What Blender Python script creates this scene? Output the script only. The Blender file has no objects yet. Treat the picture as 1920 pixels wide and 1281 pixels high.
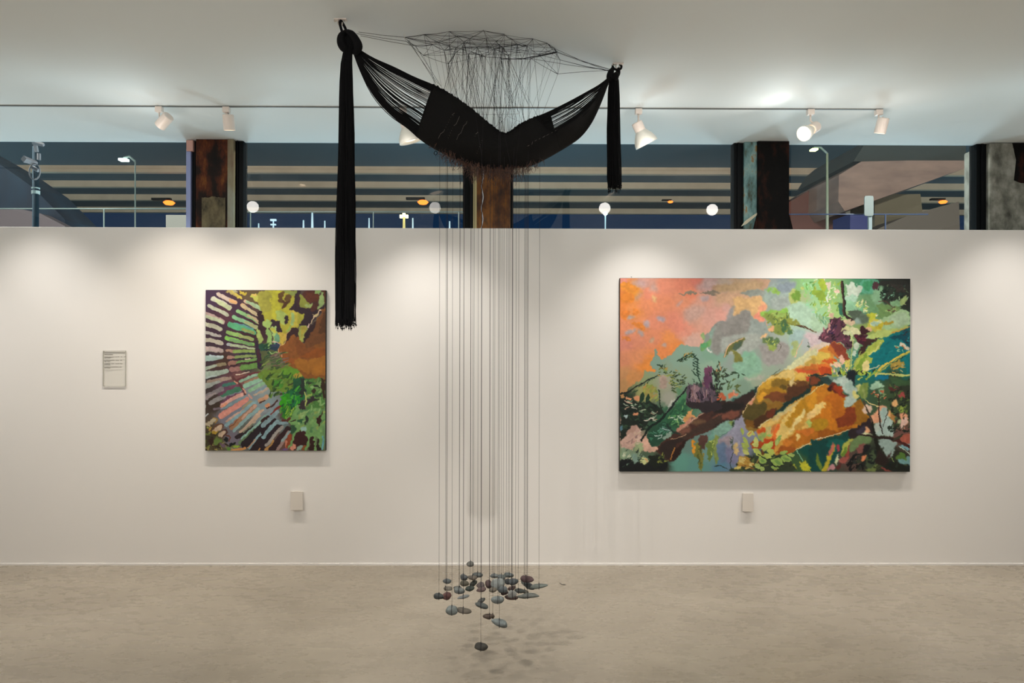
import bpy, bmesh, math, random
import numpy as np
from mathutils import Vector, Matrix
C = bpy.context.scene.collection
random.seed(4); R = random
PI = math.pi
# ---------------------------------------------------------------- camera
F = 1280.0; EYE = 1.6; CEIL = 3.07; WALL = 4.88; GLASS = 5.06
cam_d = bpy.data.cameras.new('camera'); cam = bpy.data.objects.new('camera', cam_d); C.objects.link(cam)
cam_d.sensor_width = 36; cam_d.lens = 36 * F / 1920; cam_d.clip_start = .05; cam_d.clip_end = 500
CM = Matrix.Translation((0, 0, EYE)) @ Matrix.Rotation(math.radians(-.37), 4, 'Z') @ Matrix.Rotation(math.radians(90), 4, 'X') @ Matrix.Rotation(math.radians(.12), 4, 'Z')
cam.matrix_world = CM
bpy.context.scene.camera = cam
def ray(px, py):
    return CM.to_3x3() @ Vector(((px - 960) / F, (640.5 - py) / F, -1))
def P(px, py, y):                       # point seen at (px, py) lying on the plane Y = y
    d = ray(px, py); return Vector((0, 0, EYE)) + d * (y / d.y)
def PZ(px, py, z=CEIL):                 # point seen at (px, py) lying at height z
    d = ray(px, py); return Vector((0, 0, EYE)) + d * ((z - EYE) / d.z)

# ---------------------------------------------------------------- scene tree
def tag(o, label=None, cat=None, group=None, kind=None):
    if label: o['label'] = label
    if cat: o['category'] = cat
    if group: o['group'] = group
    if kind: o['kind'] = kind
    return o
def thing(name, loc, label, cat, group=None, rot=(0, 0, 0)):
    o = bpy.data.objects.new(name, None); C.objects.link(o); o.empty_display_size = .05
    o.location = loc; o.rotation_euler = rot
    return tag(o, label, cat, group)

class MB:
    def __init__(s): s.v = []; s.f = []; s.m = []
    def add(s, vs, fs, mi=0):
        b = len(s.v); s.v += [tuple(v) for v in vs]; s.f += [tuple(b + i for i in f) for f in fs]; s.m += [mi] * len(fs)
    def box(s, a, b, mi=0):
        (x0, y0, z0), (x1, y1, z1) = a, b
        s.add([(x0, y0, z0), (x1, y0, z0), (x1, y1, z0), (x0, y1, z0), (x0, y0, z1), (x1, y0, z1), (x1, y1, z1), (x0, y1, z1)],
              [(0, 3, 2, 1), (4, 5, 6, 7), (0, 1, 5, 4), (1, 2, 6, 5), (2, 3, 7, 6), (3, 0, 4, 7)], mi)
    def prism(s, pts, dv, mi=0):        # outline pushed along vector dv
        n = len(pts); dv = Vector(dv); a = [Vector(p) for p in pts]
        s.add(a + [p + dv for p in a], [tuple(range(n)), tuple(range(2 * n - 1, n - 1, -1))] +
              [(i, (i + 1) % n, n + (i + 1) % n, n + i) for i in range(n)], mi)
    def tube(s, pts, r, n=6, cap=True, mi=0, closed=False):
        pts = [Vector(p) for p in pts]; k = len(pts)
        rs = r if isinstance(r, (list, tuple)) else [r] * k
        vs = []; up = None
        for i, p in enumerate(pts):
            if closed: t = pts[(i + 1) % k] - pts[i - 1]
            else: t = pts[min(i + 1, k - 1)] - pts[max(i - 1, 0)]
            if t.length < 1e-9: t = Vector((0, 0, 1))
            t.normalize()
            if up is None: up = Vector((0, 1, 0)) if abs(t.y) < .8 else Vector((1, 0, 0))
            a = up - t * up.dot(t)
            if a.length < 1e-4: a = t.orthogonal()
            a.normalize(); b = t.cross(a); up = a
            vs += [p + (a * math.cos(2 * PI * j / n) + b * math.sin(2 * PI * j / n)) * rs[i] for j in range(n)]
        fs = []
        for i in range(k if closed else k - 1):
            i2 = (i + 1) % k
            fs += [(i * n + j, i * n + (j + 1) % n, i2 * n + (j + 1) % n, i2 * n + j) for j in range(n)]
        if cap and not closed: fs += [tuple(range(n - 1, -1, -1)), tuple((k - 1) * n + j for j in range(n))]
        s.add(vs, fs, mi)
    def lathe(s, prof, M=None, n=32, mi=0):          # prof: (radius, height) along local Z
        M = M or Matrix(); vs = []
        for r, h in prof: vs += [M @ Vector((r * math.cos(2 * PI * j / n), r * math.sin(2 * PI * j / n), h)) for j in range(n)]
        k = len(prof)
        s.add(vs, [(i * n + j, i * n + (j + 1) % n, (i + 1) * n + (j + 1) % n, (i + 1) * n + j) for i in range(k - 1) for j in range(n)], mi)
    def build(s, name, mat, parent=None, smooth=False, bevel=0, label=None):
        me = bpy.data.meshes.new(name); me.from_pydata(s.v, [], s.f)
        for m in (mat if isinstance(mat, (list, tuple)) else [mat]): me.materials.append(m)
        me.polygons.foreach_set('material_index', s.m)
        bm = bmesh.new(); bm.from_mesh(me); bmesh.ops.recalc_face_normals(bm, faces=bm.faces); bm.to_mesh(me); bm.free()
        if smooth: me.polygons.foreach_set('use_smooth', [True] * len(me.polygons))
        me.update()
        o = bpy.data.objects.new(name, me); C.objects.link(o)
        if parent is not None:
            o.parent = parent; o.matrix_parent_inverse = PM(parent).inverted()
        if bevel:
            b = o.modifiers.new('bevel', 'BEVEL'); b.width = bevel; b.segments = 2; b.limit_method = 'ANGLE'
        if label: o['label'] = label
        return o
def PM(o):
    m = Matrix.LocRotScale(o.location, o.rotation_euler, o.scale)
    return (PM(o.parent) @ o.matrix_parent_inverse @ m) if o.parent else m

# ---------------------------------------------------------------- materials
def lin(c): return tuple((v / 12.92 if v <= .04045 else ((v + .055) / 1.055) ** 2.4) for v in c)
def hexc(h): return lin([int(h[i:i + 2], 16) / 255 for i in (0, 2, 4)]) + (1,)
def mat(name, col, rough=.6, metal=0, spec=.5, coat=0, noise=None, bump=None, emis=None, stops=None):
    """noise=(scale, detail, (sx,sy,sz)) mixes the colours in stops; bump=(scale, strength, distance)"""
    m = bpy.data.materials.new(name); m.use_nodes = True; nt = m.node_tree; b = nt.nodes['Principled BSDF']
    b.inputs['Base Color'].default_value = hexc(col) if isinstance(col, str) else col
    b.inputs['Roughness'].default_value = rough; b.inputs['Metallic'].default_value = metal
    b.inputs['Specular IOR Level'].default_value = spec; b.inputs['Coat Weight'].default_value = coat
    if emis: b.inputs['Emission Color'].default_value = hexc(emis[0]); b.inputs['Emission Strength'].default_value = emis[1]
    if noise or bump:
        tc = nt.nodes.new('ShaderNodeTexCoord')
    if noise:
        mp = nt.nodes.new('ShaderNodeMapping'); mp.inputs['Scale'].default_value = noise[2]
        nz = nt.nodes.new('ShaderNodeTexNoise'); nz.inputs['Scale'].default_value = noise[0]; nz.inputs['Detail'].default_value = noise[1]
        nz.inputs['Roughness'].default_value = .62
        rp = nt.nodes.new('ShaderNodeValToRGB'); els = rp.color_ramp.elements
        while len(els) > 2: els.remove(els[-1])
        for i, (p, c) in enumerate(stops):
            e = els[i] if i < 2 else els.new(p)
            e.position = p; e.color = hexc(c)
        nt.links.new(tc.outputs['Object'], mp.inputs[0]); nt.links.new(mp.outputs[0], nz.inputs[0])
        nt.links.new(nz.outputs[0], rp.inputs[0]); nt.links.new(rp.outputs[0], b.inputs['Base Color'])
    if bump:
        n2 = nt.nodes.new('ShaderNodeTexNoise'); n2.inputs['Scale'].default_value = bump[0]; n2.inputs['Detail'].default_value = 4
        bp = nt.nodes.new('ShaderNodeBump'); bp.inputs['Strength'].default_value = bump[1]; bp.inputs['Distance'].default_value = bump[2]
        nt.links.new(tc.outputs['Object'], n2.inputs[0]); nt.links.new(n2.outputs[0], bp.inputs['Height']); nt.links.new(bp.outputs[0], b.inputs['Normal'])
    return m
def emat(name, col, strength):
    m = bpy.data.materials.new(name); m.use_nodes = True; nt = m.node_tree; nt.nodes.clear()
    e = nt.nodes.new('ShaderNodeEmission'); e.inputs[0].default_value = hexc(col); e.inputs[1].default_value = strength
    o = nt.nodes.new('ShaderNodeOutputMaterial'); nt.links.new(e.outputs[0], o.inputs[0]); return m

M = dict(
    wall=mat('white wall paint', 'e6e2dd', .6, bump=(180, .05, .002)),
    ceil=mat('white ceiling paint', 'e2e8e8', .75, bump=(120, .04, .002)),
    room=mat('off white room paint', 'b4aea6', .8),
    track=mat('grey track metal', '6a6d6b', .5),
    lampw=mat('white lamp enamel', 'e6d9cf', .4),
    black=mat('black cotton', '08080a', .9, spec=.2, bump=(600, .6, .002)),
    cloth=mat('black woven cloth', '0b0a0a', .85, spec=.25, bump=(420, .8, .003)),
    cord=mat('dark cord', '28262a', .8, spec=.2),
    hair=mat('brown fibre', '3a241a', .6, noise=(60, 2, (1, 1, 1)), stops=[(.35, '1c120e'), (.65, '5c3a28')]),
    steel=mat('zinc hook metal', 'c8c2b8', .35, metal=.6),
    mullion=mat('dark window frame metal', '05080a', .5, spec=.12),
    card=mat('white card', 'd8d0c6', .6),
    edge=mat('dark canvas edge', '1c1a18', .7),
    rust=mat('rusted steel', '2c1408', .6, spec=.2, noise=(9, 8, (1, 1, .45)), stops=[(.36, '080402'), (.48, '1c0c05'), (.57, '4c220c'), (.70, '7c4c1c')], bump=(30, .4, .006)),
    rustb=mat('rusted black steel', '0a0605', .6, spec=.12, noise=(7, 8, (1, 1, .5)), stops=[(.35, '020101'), (.54, '050302'), (.64, '2c1207'), (.80, '120805')], bump=(30, .4, .006)),
    rustc=mat('brown varnished steel', '3c2008', .45, spec=.3, noise=(11, 8, (1, 1, .5)), stops=[(.32, '241204'), (.46, '55300c'), (.58, '7c4c16'), (.72, '4a3014')], bump=(30, .3, .006)),
    patch=mat('peeled plaster', '6c6248', .8, noise=(18, 8, (1, 1, .6)), stops=[(.3, '2c2618'), (.55, '665c42'), (.75, '7c7254')], bump=(60, .5, .004)),
    verd=mat('blue green worn plaster', '5c8080', .7, noise=(12, 7, (1, 1, .4)), stops=[(.36, '3c4434'), (.46, '5c8080'), (.56, '80a09c'), (.60, '8c6420'), (.66, '6c8c88')], bump=(40, .5, .005)),
    conc=mat('raw grey concrete', '7c7c74', .8, noise=(8, 8, (1, 1, .7)), stops=[(.28, '2c2c26'), (.45, '6c6c62'), (.6, '94948a'), (.78, 'a8a89e')], bump=(40, .5, .005)),
)
def glass_mat():
    m = bpy.data.materials.new('window glass'); m.use_nodes = True; nt = m.node_tree; nt.nodes.clear()
    t = nt.nodes.new('ShaderNodeBsdfTransparent'); t.inputs[0].default_value = (.90, .96, .98, 1)
    g = nt.nodes.new('ShaderNodeBsdfGlossy'); g.inputs['Roughness'].default_value = .0
    fr = nt.nodes.new('ShaderNodeFresnel'); fr.inputs[0].default_value = 1.7
    mx = nt.nodes.new('ShaderNodeMixShader'); o = nt.nodes.new('ShaderNodeOutputMaterial')
    ge = nt.nodes.new('ShaderNodeNewGeometry'); su = nt.nodes.new('ShaderNodeMath'); su.operation = 'SUBTRACT'; su.use_clamp = True
    nt.links.new(fr.outputs[0], su.inputs[0]); nt.links.new(ge.outputs['Backfacing'], su.inputs[1])
    nt.links.new(su.outputs[0], mx.inputs[0]); nt.links.new(t.outputs[0], mx.inputs[1]); nt.links.new(g.outputs[0], mx.inputs[2]); nt.links.new(mx.outputs[0], o.inputs[0])
    return m
M['glass'] = glass_mat()
def acrylic_mat():
    m = glass_mat(); m.name = 'clear acrylic'
    m.node_tree.nodes['Transparent BSDF'].inputs[0].default_value = (.97, .97, .96, 1); m.node_tree.nodes['Fresnel'].inputs[0].default_value = 1.15; return m
M['acrylic'] = acrylic_mat()
def floor_mat():
    m = bpy.data.materials.new('polished concrete'); m.use_nodes = True; nt = m.node_tree; b = nt.nodes['Principled BSDF']
    N = nt.nodes.new; L = nt.links.new
    tc = N('ShaderNodeTexCoord')
    def noise(scale, sc, detail=6, dist=0):
        mp = N('ShaderNodeMapping'); mp.inputs['Scale'].default_value = sc
        n = N('ShaderNodeTexNoise'); n.inputs['Scale'].default_value = scale; n.inputs['Detail'].default_value = detail
        n.inputs['Roughness'].default_value = .65; n.inputs['Distortion'].default_value = dist
        L(tc.outputs['Object'], mp.inputs[0]); L(mp.outputs[0], n.inputs[0]); return n
    a = noise(1.1, (1, 1.5, 1), 8, .6); c = noise(6, (1, 2.2, 1), 8, .3); d = noise(38, (1, 1, 1), 4)
    r1 = N('ShaderNodeValToRGB'); r1.color_ramp.elements[0].position = .30; r1.color_ramp.elements[0].color = hexc('857b6c')
    r1.color_ramp.elements[1].position = .68; r1.color_ramp.elements[1].color = hexc('9c9282')
    r2 = N('ShaderNodeValToRGB'); r2.color_ramp.elements[0].position = .30; r2.color_ramp.elements[0].color = hexc('82786a')
    r2.color_ramp.elements[1].position = .62; r2.color_ramp.elements[1].color = hexc('9c9385')
    mx = N('ShaderNodeMix'); mx.data_type = 'RGBA'; mx.inputs[0].default_value = .16
    L(a.outputs[0], r1.inputs[0]); L(c.outputs[0], r2.inputs[0]); L(r1.outputs[0], mx.inputs[6]); L(r2.outputs[0], mx.inputs[7])
    r3 = N('ShaderNodeValToRGB'); r3.color_ramp.elements[0].position = .3; r3.color_ramp.elements[0].color = (.94, .94, .94, 1)
    r3.color_ramp.elements[1].position = .6; r3.color_ramp.elements[1].color = (1, 1, 1, 1)
    m2 = N('ShaderNodeMix'); m2.data_type = 'RGBA'; m2.blend_type = 'MULTIPLY'; m2.inputs[0].default_value = 1
    L(d.outputs[0], r3.inputs[0]); L(mx.outputs[2], m2.inputs[6]); L(r3.outputs[0], m2.inputs[7]); L(m2.outputs[2], b.inputs['Base Color'])
    rr = N('ShaderNodeMapRange'); rr.inputs[3].default_value = .16; rr.inputs[4].default_value = .40
    L(c.outputs[0], rr.inputs[0]); L(rr.outputs[0], b.inputs['Roughness'])
    b.inputs['Specular IOR Level'].default_value = .45
    return m
M['floor'] = floor_mat()
# ---------------------------------------------------------------- brush painter (colours of the two canvases)
def h2c(h):
    return np.array([int(h[i:i + 2], 16) / 255.0 for i in (0, 2, 4)])

def vnoise(shape, cell, rs, ax=1.0, ay=1.0):
    H, W = shape
    gh, gw = int(H / (cell * ay)) + 4, int(W / (cell * ax)) + 4
    g = rs.rand(gh, gw)
    y = np.linspace(0, H / (cell * ay), H)
    x = np.linspace(0, W / (cell * ax), W)
    yi, xi = y.astype(int), x.astype(int)
    fy, fx = y - yi, x - xi
    fy = (fy * fy * (3 - 2 * fy))[:, None]
    fx = (fx * fx * (3 - 2 * fx))[None, :]
    a = g[np.ix_(yi, xi)]; b = g[np.ix_(yi, xi + 1)]
    c = g[np.ix_(yi + 1, xi)]; d = g[np.ix_(yi + 1, xi + 1)]
    return (a * (1 - fx) + b * fx) * (1 - fy) + (c * (1 - fx) + d * fx) * fy

class Canvas:
    def __init__(s, x0, y0, x1, y1, dens, tiles, seed):
        s.b = (x0, y0, x1, y1); s.tiles = tiles
        s.W = int((x1 - x0) * dens); s.H = int((y1 - y0) * dens); s.d = dens
        s.rs = np.random.RandomState(seed)
        s.X, s.Y = np.meshgrid(x0 + (np.arange(s.W) + .5) / dens, y0 + (np.arange(s.H) + .5) / dens)
        sh = (s.H, s.W)
        f = lambda c: vnoise(sh, c * dens, s.rs) - .5
        s.WX = s.X + f(9) * 4.5 + f(4) * 3.6 + f(1.8) * 2.0
        s.WY = s.Y + f(9) * 4.5 + f(4) * 3.6 + f(1.8) * 2.0
        s.n1 = f(4); s.n2 = f(1.6); s.n3 = f(14)
        s.img = np.zeros((s.H, s.W, 3)) + .4; s.amp = .42; s.wk = 1.0
    def T(s, t, pts):
        ox, oy, k = s.tiles[t]
        a = np.array(pts, float).reshape(-1, 2)
        return a * k + (ox, oy)
    def box(s, p, m):
        x0, y0 = s.b[:2]
        i0 = max(0, int((p[:, 0].min() - m - x0) * s.d)); i1 = min(s.W, int((p[:, 0].max() + m - x0) * s.d) + 2)
        j0 = max(0, int((p[:, 1].min() - m - y0) * s.d)); j1 = min(s.H, int((p[:, 1].max() + m - y0) * s.d) + 2)
        return slice(j0, max(j0, j1)), slice(i0, max(i0, i1))
    def put(s, sl, mask, col, var=.10, alpha=1.0):
        a = mask[..., None] * alpha
        v = 1 + var * (s.n1[sl] * 1.3 + s.n2[sl] * .35 + s.n3[sl] * 1.0)[..., None]
        s.img[sl] = s.img[sl] * (1 - a) + np.clip(col * v, 0, 1) * a
    def inside(s, p, sl, wob):
        X = s.X[sl] + (s.WX[sl] - s.X[sl]) * wob; Y = s.Y[sl] + (s.WY[sl] - s.Y[sl]) * wob
        m = np.zeros(X.shape, bool)
        q = np.roll(p, -1, 0)
        for (ax, ay), (bx, by) in zip(p, q):
            if ay == by: continue
            m ^= ((ay > Y) != (by > Y)) & (X < (bx - ax) * (Y - ay) / (by - ay) + ax)
        return m
    def smooth(s, p, n=4):
        a, b, c, d = np.roll(p, 1, 0), p, np.roll(p, -1, 0), np.roll(p, -2, 0)
        out = []
        for k in range(n):
            t = k / n
            out.append(.5 * (2 * b + (c - a) * t + (2 * a - 5 * b + 4 * c - d) * t * t + (3 * b - a - 3 * c + d) * t ** 3))
        return np.stack(out, 1).reshape(-1, 2)
    def smooth2(s, p, n=4):
        if len(p) < 3: return p
        q = np.vstack([2 * p[0] - p[1], p, 2 * p[-1] - p[-2]])
        out = []
        for i in range(1, len(q) - 2):
            a, b, c, d = q[i - 1:i + 3]
            for k in range(n):
                t = k / n
                out.append(.5 * (2 * b + (c - a) * t + (2 * a - 5 * b + 4 * c - d) * t * t + (3 * b - a - 3 * c + d) * t ** 3))
        out.append(q[-2])
        return np.array(out)
    def poly(s, p, col, wob=.7, sm=True, soft=0, var=.10, alpha=1.0):
        if sm: p = s.smooth(p)
        sl = s.box(p, 3 + soft * 2)
        m = s.inside(p, sl, wob).astype(float)
        if m.size == 0: return
        if soft:
            k = max(1, int(soft * s.d))
            for axis in (0, 1):
                for _ in range(2):
                    c = np.cumsum(np.pad(m, [(k + 1, k) if a == axis else (0, 0) for a in (0, 1)], mode='edge'), axis)
                    n = m.shape[axis]
                    hi = np.take(c, np.arange(2 * k + 1, 2 * k + 1 + n), axis); lo = np.take(c, np.arange(0, n), axis)
                    m = (hi - lo) / (2 * k + 1)
        if callable(col): col = col(s, sl)
        s.put(sl, m, col, var, alpha)
    def stroke(s, p, w0, w1, col, wob=.4, var=.10, alpha=1.0):
        n = len(p) - 1
        for i in range(n):
            a, b = p[i], p[i + 1]
            r0 = (w0 + (w1 - w0) * i / n) / 2; r1 = (w0 + (w1 - w0) * (i + 1) / n) / 2
            sl = s.box(np.array([a, b]), max(r0, r1) + 2)
            X = s.X[sl] + (s.WX[sl] - s.X[sl]) * wob; Y = s.Y[sl] + (s.WY[sl] - s.Y[sl]) * wob
            if X.size == 0: continue
            d = b - a; L = (d ** 2).sum() + 1e-9
            t = np.clip(((X - a[0]) * d[0] + (Y - a[1]) * d[1]) / L, 0, 1)
            dist = np.hypot(X - a[0] - t * d[0], Y - a[1] - t * d[1])
            m = np.clip((r0 + (r1 - r0) * t - dist) * s.d + .5, 0, 1)
            s.put(sl, m, col, var, alpha)
    def leaf(s, a, b, w, col, bend=0.0):
        a = np.array(a, float); b = np.array(b, float); d = b - a; n = np.array([-d[1], d[0]]) / (np.hypot(*d) + 1e-9)
        L = np.hypot(*d); c = lambda t, k: a + d * t + n * (bend * L * 4 * t * (1 - t) + k * w)
        s.poly(np.array([a, c(.25, .42), c(.5, .5), c(.8, .3), b, c(.8, -.3), c(.5, -.5), c(.25, -.42)]), col, .35)
    def dabs(s, p, n, ln, w, ang, spread, cols, wob=.4):
        """n short leaf shaped dabs scattered inside the outline p"""
        cols = [h2c(c) for c in cols.split()]
        lo, hi = p.min(0), p.max(0); k = 0; tries = 0
        while k < n and tries < n * 12:
            tries += 1
            q = lo + s.rs.rand(2) * (hi - lo)
            r = np.roll(p, -1, 0); ins = False
            for (ax, ay), (bx, by) in zip(p, r):
                if (ay > q[1]) != (by > q[1]) and q[0] < (bx - ax) * (q[1] - ay) / (by - ay) + ax: ins = not ins
            if not ins: continue
            k += 1
            A = math.radians(ang + s.rs.uniform(-spread, spread)); L = ln * s.rs.uniform(.6, 1.3)
            e = q + np.array([math.cos(A), -math.sin(A)]) * L
            s.stroke(np.array([q, (q + e) / 2, e]), w * s.rs.uniform(.6, 1.2), w * .35, cols[s.rs.randint(len(cols))], wob)
    def run(s, txt):
        for ln in txt.strip().splitlines():
            f = ln.split('#')[0].split()
            if not f: continue
            op, t = f[0], f[1]
            if op in 'pqo':                               # p smooth patch, q sharp patch, o soft patch
                s.poly(s.T(t, f[3:]), h2c(f[2]), sm=op != 'q', soft=1.8 if op == 'o' else (.85 if t in 'BEF' else .4), wob=1.0 if op != 'q' else .4)
            elif op == 'O':                               # very soft, half opaque
                s.poly(s.T(t, f[3:]), h2c(f[2]), soft=3.5, alpha=.75)
            elif op == 's':
                s.stroke(s.smooth2(s.T(t, f[5:])), float(f[3]) * s.wk, float(f[4]) * s.wk, h2c(f[2]))
            elif op == 'l':
                v = [float(x) for x in f[3:]]
                for i in range(0, len(v), 5):
                    a, b = s.T(t, v[i:i + 4]); s.leaf(a, b, v[i + 4], h2c(f[2]))
            elif op == 'd':                               # d tile n len w ang spread c,c,c  pts
                s.dabs(s.T(t, f[8:]), int(f[2]), float(f[3]), float(f[4]), float(f[5]), float(f[6]), f[7].replace(',', ' '))
    def down(s):
        # small final displacement: the ragged edge a bristle brush leaves
        f = lambda c, ax, ay: vnoise((s.H, s.W), c * s.d, s.rs, ax, ay) - .5
        A = s.amp * s.d
        dx = (f(3, 1.5, .7) * 3.0 + f(1.3, 1.4, .7) * 1.6) * A; dy = (f(3, .7, 1.5) * 3.0 + f(1.3, .7, 1.4) * 1.6) * A
        J, I = np.mgrid[0:s.H, 0:s.W]
        J = np.clip((J + dy).round().astype(int), 0, s.H - 1); I = np.clip((I + dx).round().astype(int), 0, s.W - 1)
        s.img = s.img[J, I]
        H, W = s.H // 2, s.W // 2
        return s.img[:H * 2, :W * 2].reshape(H, 2, W, 2, 3).mean((1, 3))

def field(cv, t, txt, power=3.0):
    pts, cols = [], []
    for tok in txt.split():
        x, y, c = tok.split(','); pts.append((float(x), float(y))); cols.append(h2c(c))
    pts = cv.T(t, np.array(pts)); cols = np.array(cols)
    def ev(s, sl):
        X = s.WX[sl] + s.n3[sl] * 9; Y = s.WY[sl] + s.n1[sl] * 5
        num = np.zeros(X.shape + (3,)); den = np.zeros(X.shape)
        for (px, py), c in zip(pts, cols):
            w = 1 / (((X - px) ** 2 + (Y - py) ** 2) ** (power / 2) + 2)
            num += w[..., None] * c; den += w
        return num / den[..., None]
    return ev

def paint_big():
    k = 190 / 1281
    cv = Canvas(1162, 521, 1708, 886, 2.6, dict(A=(1160, 515, k), B=(1340, 515, k), C=(1520, 515, k),
        D=(1160, 695, 190 / 1248), E=(1340, 695, 190 / 1248), F=(1520, 695, 195 / 1281), Z=(1150, 510, 570 / 1781)), 7)
    full = (slice(0, cv.H), slice(0, cv.W))
    base = field(cv, 'Z', '''880,60,9aa090 920,60,8f9a98 960,100,8a9aa0 920,160,8f9f90 1000,80,7d8c96 1000,170,98a8a0 1060,90,80b070
1100,150,a0b080 1160,70,8ac080 1140,230,8fc8a8 1050,230,a5c8a8 1200,270,9acca8 1200,200,9ac890 1100,320,a8c8b0 700,330,8a8a84 760,290,8c8f8a
640,330,8a8a86 600,380,8f8f8a 850,330,8fa09a 850,420,929a92 750,420,8a9890 850,500,8f9d92 800,500,7db898 700,530,92a098 760,560,88bc9c
900,480,a09a94 960,460,a09c98 1000,420,a0b0a8 1050,420,a8c898 1120,400,b0b8b8 1180,400,c8bcc0 900,560,98ac98 830,600,90b898 850,640,9ca890
600,450,80a898 560,480,80a890 480,470,88a898 420,500,8aac98 350,520,8cac98 300,560,90a890 250,520,88a898 260,470,80a090 560,560,90b098
400,600,8ea890 300,650,a8a890 330,740,a8a898 200,650,98a878 180,720,a8a868 680,650,8cae98 760,680,809c88 560,620,88a890 600,900,6f9a88
650,900,68a090 560,1080,6f9a94 450,1000,6a8a80 400,1120,64a090 500,1140,609890 620,1000,7c8a98 680,940,9090a8 740,890,9898b0 660,1080,7080a0
720,1060,8080a0 620,1120,5888a0 700,980,8a88a0 1500,200,508068 1600,80,203028 1700,60,202420 1700,150,283028 1620,130,303830 1480,90,3f9068
1550,250,70a070 1500,330,90a858 1450,180,90b890 1650,450,007880 1600,500,007c80 1550,560,087878 1700,400,106068 1700,560,107068
1650,620,304830 1700,700,303828 1600,700,405838 1700,820,384830 1640,860,486840 1700,950,785048 1300,1000,0c4c48 1150,1060,085048
1250,940,0f4840 1350,960,205848 1100,1120,406038 1450,1000,48503c 1500,1080,202820 1650,1140,2c3028 1400,1100,604840 1600,1100,2a2c20
900,1150,203820 1200,1140,183828 100,820,202c24 60,760,1c2820 200,820,203c30 300,850,306848 380,800,306040 400,750,488858 250,940,28543c
300,920,2c6848 100,900,c09888 60,960,c8a090 200,1000,e0b098 120,1040,809878 60,1080,8aa078 200,1080,506850 80,1140,182018 250,1130,202018
180,1150,1c2418 1300,260,a0c878 1240,120,88b868''', 4.0)
    cv.img[:] = base(cv, full)
    sky = field(cv, 'Z', '''60,60,e69080 100,80,f09040 60,130,ee8838 110,100,f09a30 180,60,d9a090 200,120,ee9070 300,90,e78e70 420,70,df8468
480,60,e07f6c 560,70,c9a09a 640,70,b9a594 760,60,b89b7c 860,60,b99478 60,220,f08a3e 120,230,f0944e 200,200,ee9264 300,180,ea9068
400,170,e8946f 450,130,ec8c6a 520,160,dca08a 620,170,d2a48c 700,140,caa583 800,170,d4ad78 860,210,e4a878 760,200,c9a878 60,320,ef9268
150,320,ee9460 250,300,e99070 350,290,e68c72 400,320,e68c74 480,270,d9a08a 560,260,dba292 620,240,e0a090 660,220,d8a598 60,420,e89078
150,400,ec9472 250,400,ea9068 330,400,f09450 370,440,f29048 300,440,f08e50 430,350,e6967e 460,400,d5aa9a 60,520,e8946c 150,500,ee9868
200,540,f59440 60,600,d99a64 100,620,e09858 230,570,f8963c 60,660,c8955e''', 4.0)
    cv.poly(cv.T('Z', [float(v) for v in '''30 30 560 30 900 40 880 110 868 160 895 190 885 230 850 282 820 262 790 232 760 222 722 265 700 262
706 212 690 206 668 270 600 300 560 350 535 372 515 432 430 435 392 428 330 488 290 515 265 482 245 445 236 500 214 540 250 580 180 585 150 640
120 650 90 680 30 708'''.split()]), sky, 1.0, soft=.6, var=.05)
    cv.run(BIG)
    return cv.down()
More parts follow.
